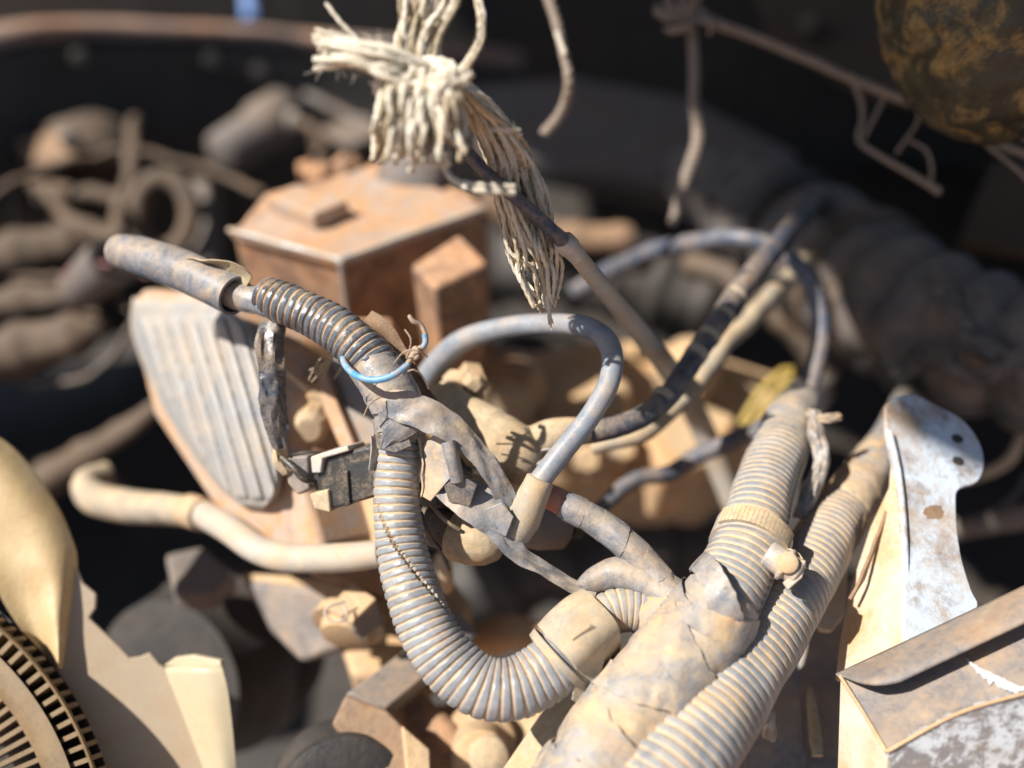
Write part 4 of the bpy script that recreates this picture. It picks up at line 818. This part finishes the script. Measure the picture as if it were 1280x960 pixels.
for i in range(62):        # long hanging tail
    a = j(1)
    cut = rnd.random()
    tail = [(560+j(14), 105+j(14), .266+j(.006), 3.4), (598+a*18, 135+j(10), .276+j(.006), 3.4), (632+a*28+j(5), 190+j(10), .286+j(.006), 3.3), (650+a*34+j(10), 250+j(8), .294+j(.008), 3.1), (662+a*36+j(12), 305+j(10), .299+j(.008), 2.9), (674+a*28+j(9), 340+j(10), .302+j(.006), 2.7), (682+a*16+j(4), 378+j(14), .304+j(.002), 2.2)]
    strand(tail[:7 if cut > .5 else 6 if cut > .2 else 5], 'ropetan' if i % 3 == 0 else 'rope', t)
for i in range(3):
    strand([(683+j(3), 350, .300, 2.4), (686+j(2), 380, .302, 2), (690+j(4), 412+j(10), .304, 1)], 'rope', t)
for i in range(4):         # the tie across
    strand([(545+j(4), 190+j(6), .258, 3.4), (565+j(3), 222+j(4), .256, 3.4), (600, 236+j(5), .254, 3.4), (640+j(3), 238+j(6), .256, 3.4)], 'rope', t)
strand([(612, 162, .256, 2.6), (632, 162, .256, 2.7), (650, 163, .258, 2.1)], 'rope', t, wob=0)

mb = MB()
for i in range(420):       # stray fibres
    x, y = rnd.choice([(525+j(55), 130+j(50)), (None, None), (440+j(40), 65+j(22))])
    if x is None: q_ = rnd.random(); x = 605+75*q_**.7+j(26); y = 150+210*q_
    d = .25+.055*max(0, min(1, (y-100)/200))*(1 if x > 590 else 0); a = rnd.uniform(0, 6.28); L = rnd.uniform(5, 20)
    tube(spline([(x, y, d, .4), (x+L*.5*math.cos(a)+j(3), y+L*.5*math.sin(a)+j(3), d, .35), (x+L*math.cos(a)+j(6), y+L*math.sin(a)+j(6), d, .2)], .002), 3, mb=mb)
o = mb.build('stray_fibres', MT['rope'], t); o['kind'] = 'stuff'
# ------------------------------------------------------------------ left pipe
t = thing('bent_pipe', P(280, 700, .38), 'bent tan pipe with rubber hose end below the ribbed cover', 'pipe')
tube(spline([(135, 590, .46, 14), (108, 602, .45, 16), (118, 622, .44, 20), (160, 632, .43, 21), (205, 636, .41, 20), (250, 640, .395, 18)], .003), 22, taped(.02, .02, .06, 4, .06)).build('rubber_end', MT['boot'], t)
tube(spline([(236, 638, .399, 21), (254, 644, .392, 21)], .002), 22).build('clamp', MT['metal'], t)
tube(spline([(250, 640, .395, 17), (285, 660, .375, 18), (320, 685, .36, 18), (355, 697, .352, 18), (400, 698, .346, 18), (440, 696, .342, 18), (475, 692, .34, 17)], .003), 24).build('pipe', MT['pipe'], t)
# ------------------------------------------------------------------ dark pulley body
t = thing('dark_pulley_housing', P(260, 900, .44), 'dark round alternator housing in shade below the bent pipe', 'housing')
s = .44/F
lathe(P(205, 858, .43), P(322, 800, .50), [(0, 60*s), (.02, 105*s), (.5, 118*s), (.52, 124*s), (.72, 124*s), (.74, 116*s), (1, 110*s)], 48).build('body', MT['dark'], t)
lathe(P(186, 868, .418), P(206, 858, .431), [(0, 22*s), (.2, 30*s), (1, 34*s)], 24).build('hub', MT['dark'], t)
slab([(205, 690), (255, 680), (295, 715), (262, 742), (215, 738)], plane3((205, 690, .42), (295, 715, .41), (215, 738, .40)), .012).build('mount_tab', MT['grime'], t, smooth=False, bevel=.003)
t = thing('triangular_bracket', P(400, 790, .42), 'grey dusty triangular bracket right of the dark round housing', 'bracket')
slab([(300, 725), (395, 735), (430, 770), (455, 800), (375, 830), (335, 790)], plane3((300, 725, .42), (430, 770, .39), (375, 830, .40)), .02).build('plate', MT['brownsteel'], t, smooth=False, bevel=.003)
slab([(300, 716), (380, 720), (460, 740), (470, 772), (425, 772), (392, 737), (302, 728)], plane3((300, 716, .425), (460, 740, .385), (392, 737, .40)), .012).build('upper_edge', MT['engine'], t, smooth=False, bevel=.002)
# small bracket with wire clip
t = thing('clip_bracket', P(450, 800, .35), 'small tan folded bracket with wire clip left of the loop', 'bracket')
slab([(408, 760), (440, 728), (470, 748), (440, 778)], plane3((408, 760, .350), (440, 728, .358), (440, 778, .344)), .002).build('plate', MT['engine'], t, smooth=False, bevel=.0006)
slab([(440, 779), (471, 749), (478, 780), (452, 800)], plane3((440, 779, .344), (471, 749, .353), (452, 800, .348)), .002).build('fold', MT['brownsteel'], t, smooth=False, bevel=.0006)
tube(spline([(432, 752, .345, 1.6), (412, 758, .342, 1.6), (406, 766, .341, 1.8), (414, 776, .340, 1.8), (428, 776, .340, 1.8), (434, 770, .342, 1.6), (430, 758, .344, 1.6)], .001), 8).build('wire_clip', MT['steel'], t)
lathe(P(430, 800, .365), P(440, 770, .372), [(0, .006), (.1, .010), (.5, .011), (.55, .015), (1, .014)], 16).build('stud', MT['engine'], t)
# tan ledge behind loop
t = thing('tan_ledge', P(540, 780, .40), 'tan dusty ledge of the engine seen inside the loop', 'engine part')
slab([(440, 720), (560, 715), (592, 755), (560, 800), (520, 850), (440, 850), (420, 790)], plane3((440, 720, .42), (592, 755, .41), (480, 850, .385)), .03).build('ledge', MT['engine'], t, smooth=False, bevel=.004, jitter=.002, jscale=30)
casting('dusty_boss', [(610, 800, .44, 20), (640, 790, .43, 22), (680, 800, .43, 18)], MT['engine'], 'rounded dusty boss in the middle of the loop')

# ------------------------------------------------------------------ angle bracket and bottom things
t = thing('rusty_angle_bracket', P(480, 940, .34), 'rusty brown angle bracket bent beneath the corrugated loop', 'bracket')
slab([(572, 762), (600, 790), (484, 886), (470, 884), (432, 866)], plane3((572, 762, .385), (600, 790, .380), (440, 872, .345)), .014).build('upper_arm', MT['brownsteel'], t, smooth=False, bevel=.0015)
slab([(432, 867), (484, 887), (536, 940), (540, 1000), (500, 1000), (414, 905)], plane3((432, 867, .3445), (484, 887, .342), (500, 1000, .325)), .014).build('lower_arm', MT['rust'], t, smooth=False, bevel=.0015)
slab([(502, 905), (538, 936), (540, 1000), (512, 1000)], plane3((502, 905, .336), (538, 936, .333), (512, 1000, .322)), .006).build('lit_edge', MT['engine'], t, smooth=False, bevel=.001)
t = thing('black_pulley', P(430, 960, .33), 'black pulley edge at the bottom beneath the angle bracket', 'pulley')
s = .335/F
lathe(P(430, 1010, .325), P(420, 980, .355), [(0, 70*s), (.04, 82*s), (.2, 84*s), (.22, 78*s), (.5, 78*s), (.55, 84*s), (1, 84*s)], 48).build('wheel', MT['dark'], t)
lathe(P(432, 1016, .315), P(430, 1010, .326), [(0, 14*s), (.1, 18*s), (1, 20*s)], 20).build('hub', MT['rust'], t)
t = thing('dusty_cover_boss', P(600, 960, .36), 'round tan boss with bolt cap at the bottom edge', 'boss')
s = .352/F
slab([(520, 880), (700, 865), (720, 1000), (530, 1000)], plane3((520, 880, .39), (700, 870, .38), (600, 1000, .355)), .02).build('base', MT['engine'], t, smooth=False, bevel=.004, jitter=.002, jscale=30)
lathe(P(600, 950, .350), P(598, 925, .372), [(0, 30*s), (.06, 36*s), (.6, 38*s), (.65, 48*s), (1, 50*s)], 32).build('boss', MT['engine'], t)
lathe(P(612, 948, .346), P(611, 944, .351), [(0, 22*s), (.2, 25*s), (1, 26*s)], 24).build('bolt_cap', MT['tan'], t)
casting('brown_casting', [(500, 880, .38, 22), (530, 905, .37, 26), (560, 930, .365, 26), (580, 990, .36, 24)], MT['red'], 'red brown casting in shade under the corrugated loop')
lathe(P(520, 900, .352), P(518, 868, .358), [(0, .0038), (.8, .0038), (1, .003)], 10)
t = thing('flat_bar', P(680, 960, .31), 'flat tan bar under the flap beside the taped trunk', 'bar')
slab([(690, 870), (760, 850), (800, 860), (720, 1000), (600, 1000)], plane3((690, 870, .325), (790, 860, .32), (650, 1000, .305)), .006).build('bar', MT['tan'], t, smooth=False, bevel=.001)

# ------------------------------------------------------------------ fan (bottom left)
t = thing('cooling_fan', P(60, 960, .34), 'yellowed plastic cooling fan blades over a finned brown ring', 'fan')
fp = plane3((40, 640, .350), (110, 770, .345), (60, 830, .335))
fk = lambda x, y: (fp(x, y)-CAM).dot(FW)
Lb = [(-60, 520), (-40, 620), (-20, 690), (0, 745), (28, 790), (60, 834)]
Rb = [(-30, 530), (20, 562), (66, 622), (88, 668), (97, 706), (88, 775), (78, 836)]
sheet(Lb, Rb, fk, 30, 40, lambda u, v, x, y: .005*math.sin(u*math.pi)*(1-v*.5)-.004*math.sin(u*math.pi*2)*v+.0008*noise.noise(Vector((x*.02, y*.02, 3))), .0025).build('blade', MT['fan'], t)
fp2 = plane3((70, 830, .336), (200, 830, .347), (120, 960, .330))
slab([(92, 700), (104, 728), (121, 742), (120, 760), (112, 772), (150, 808), (163, 822), (176, 820), (188, 815), (200, 830), (232, 850), (270, 960), (262, 1000), (150, 1000), (100, 900), (56, 838), (68, 790), (88, 706)], fp2, .0025).build('blade_root', MT['fanroot'], t, smooth=False, bevel=.0008)
dk = lambda x, y: (fp2(x, y)-CAM).dot(FW)
fp3 = plane3((203, 830, dk(203, 830)+.0004), (262, 980, dk(262, 980)+.0004), (285, 840, .338))
Lb = [(210, 826), (222, 860), (236, 900), (246, 940), (256, 1000)]; Rb = [(276, 830), (284, 860), (290, 905), (294, 950), (297, 1000)]
sheet([(203, 833), (212, 858), (226, 892), (243, 935), (262, 985)], Rb, lambda x, y: (fp3(x, y)-CAM).dot(FW), 24, 24, lambda u, v, x, y: .004*math.sin(u*math.pi)+(.0 if v > .06 else -.003*(1-v/.06)), .0025).build('blade', MT['fancream'], t)
slab([(203, 833), (218, 822), (240, 819), (275, 826), (277, 834)], lambda x, y: P(x, y, (fp3(x, y)-CAM).dot(FW)), .0025).build('blade_tip', MT['fancream'], t, smooth=False, bevel=.0006)
# finned clutch ring
C = Vector((-245, 1075)); ringp = plane3((0, 800, .325), (130, 960, .310), (0, 960, .318))
def arc(r, a): return C.x+r*math.cos(a), C.y-r*math.sin(a)*1.0
mb = MB()
def ringband(r0, r1, off, th, m, name):
    vs = []; fs = []; n = 60
    for i in range(n+1):
        a = R(-5+i*85/n)
        for (r_, o_) in ((r0, off), ((r0+r1)/2, off-.0015), (r1, off), (r1, off+th), (r0, off+th)):
            x, y = arc(r_, a); vs.append(P(x, y, (ringp(x, y)-CAM).dot(FW)+o_))
    fs = [(i*5+k, i*5+(k+1) % 5, (i+1)*5+(k+1) % 5, (i+1)*5+k) for i in range(n) for k in range(5)]
    return MB().add(vs, fs).build(name, MT[m], t)
fring = ringband(318, 352, 0, .008, 'fanrim', 'ring')
ringband(376, 382, .002, .008, 'fanrim', 'outer_ring')
ringband(200, 262, .010, .006, 'dark', 'inner_disc')
for i in range(40):
    a = R(6+i*2.7)
    for (ra, rb, nm) in ((350, 380, 'fin'), (262, 320, 'inner_fin')):
        aa = a+R(1) if nm == 'inner_fin' else a
        x0, y0 = arc(ra, aa); x1, y1 = arc(rb, aa)
        if max(x0, x1) < -25 or min(y0, y1) > 985: continue
        w_ = Vector((-math.sin(aa), -math.cos(aa)))*3.0
        q_ = [(x0+w_.x, y0+w_.y), (x1+w_.x, y1+w_.y), (x1-w_.x, y1-w_.y), (x0-w_.x, y0-w_.y)]
        slab(q_, lambda x, y: P(x, y, (ringp(x, y)-CAM).dot(FW)+.002), .006).build(nm, MT['fanrim'], fring, smooth=False)
ringband(255, 395, .012, .003, 'dark', 'back_plate')
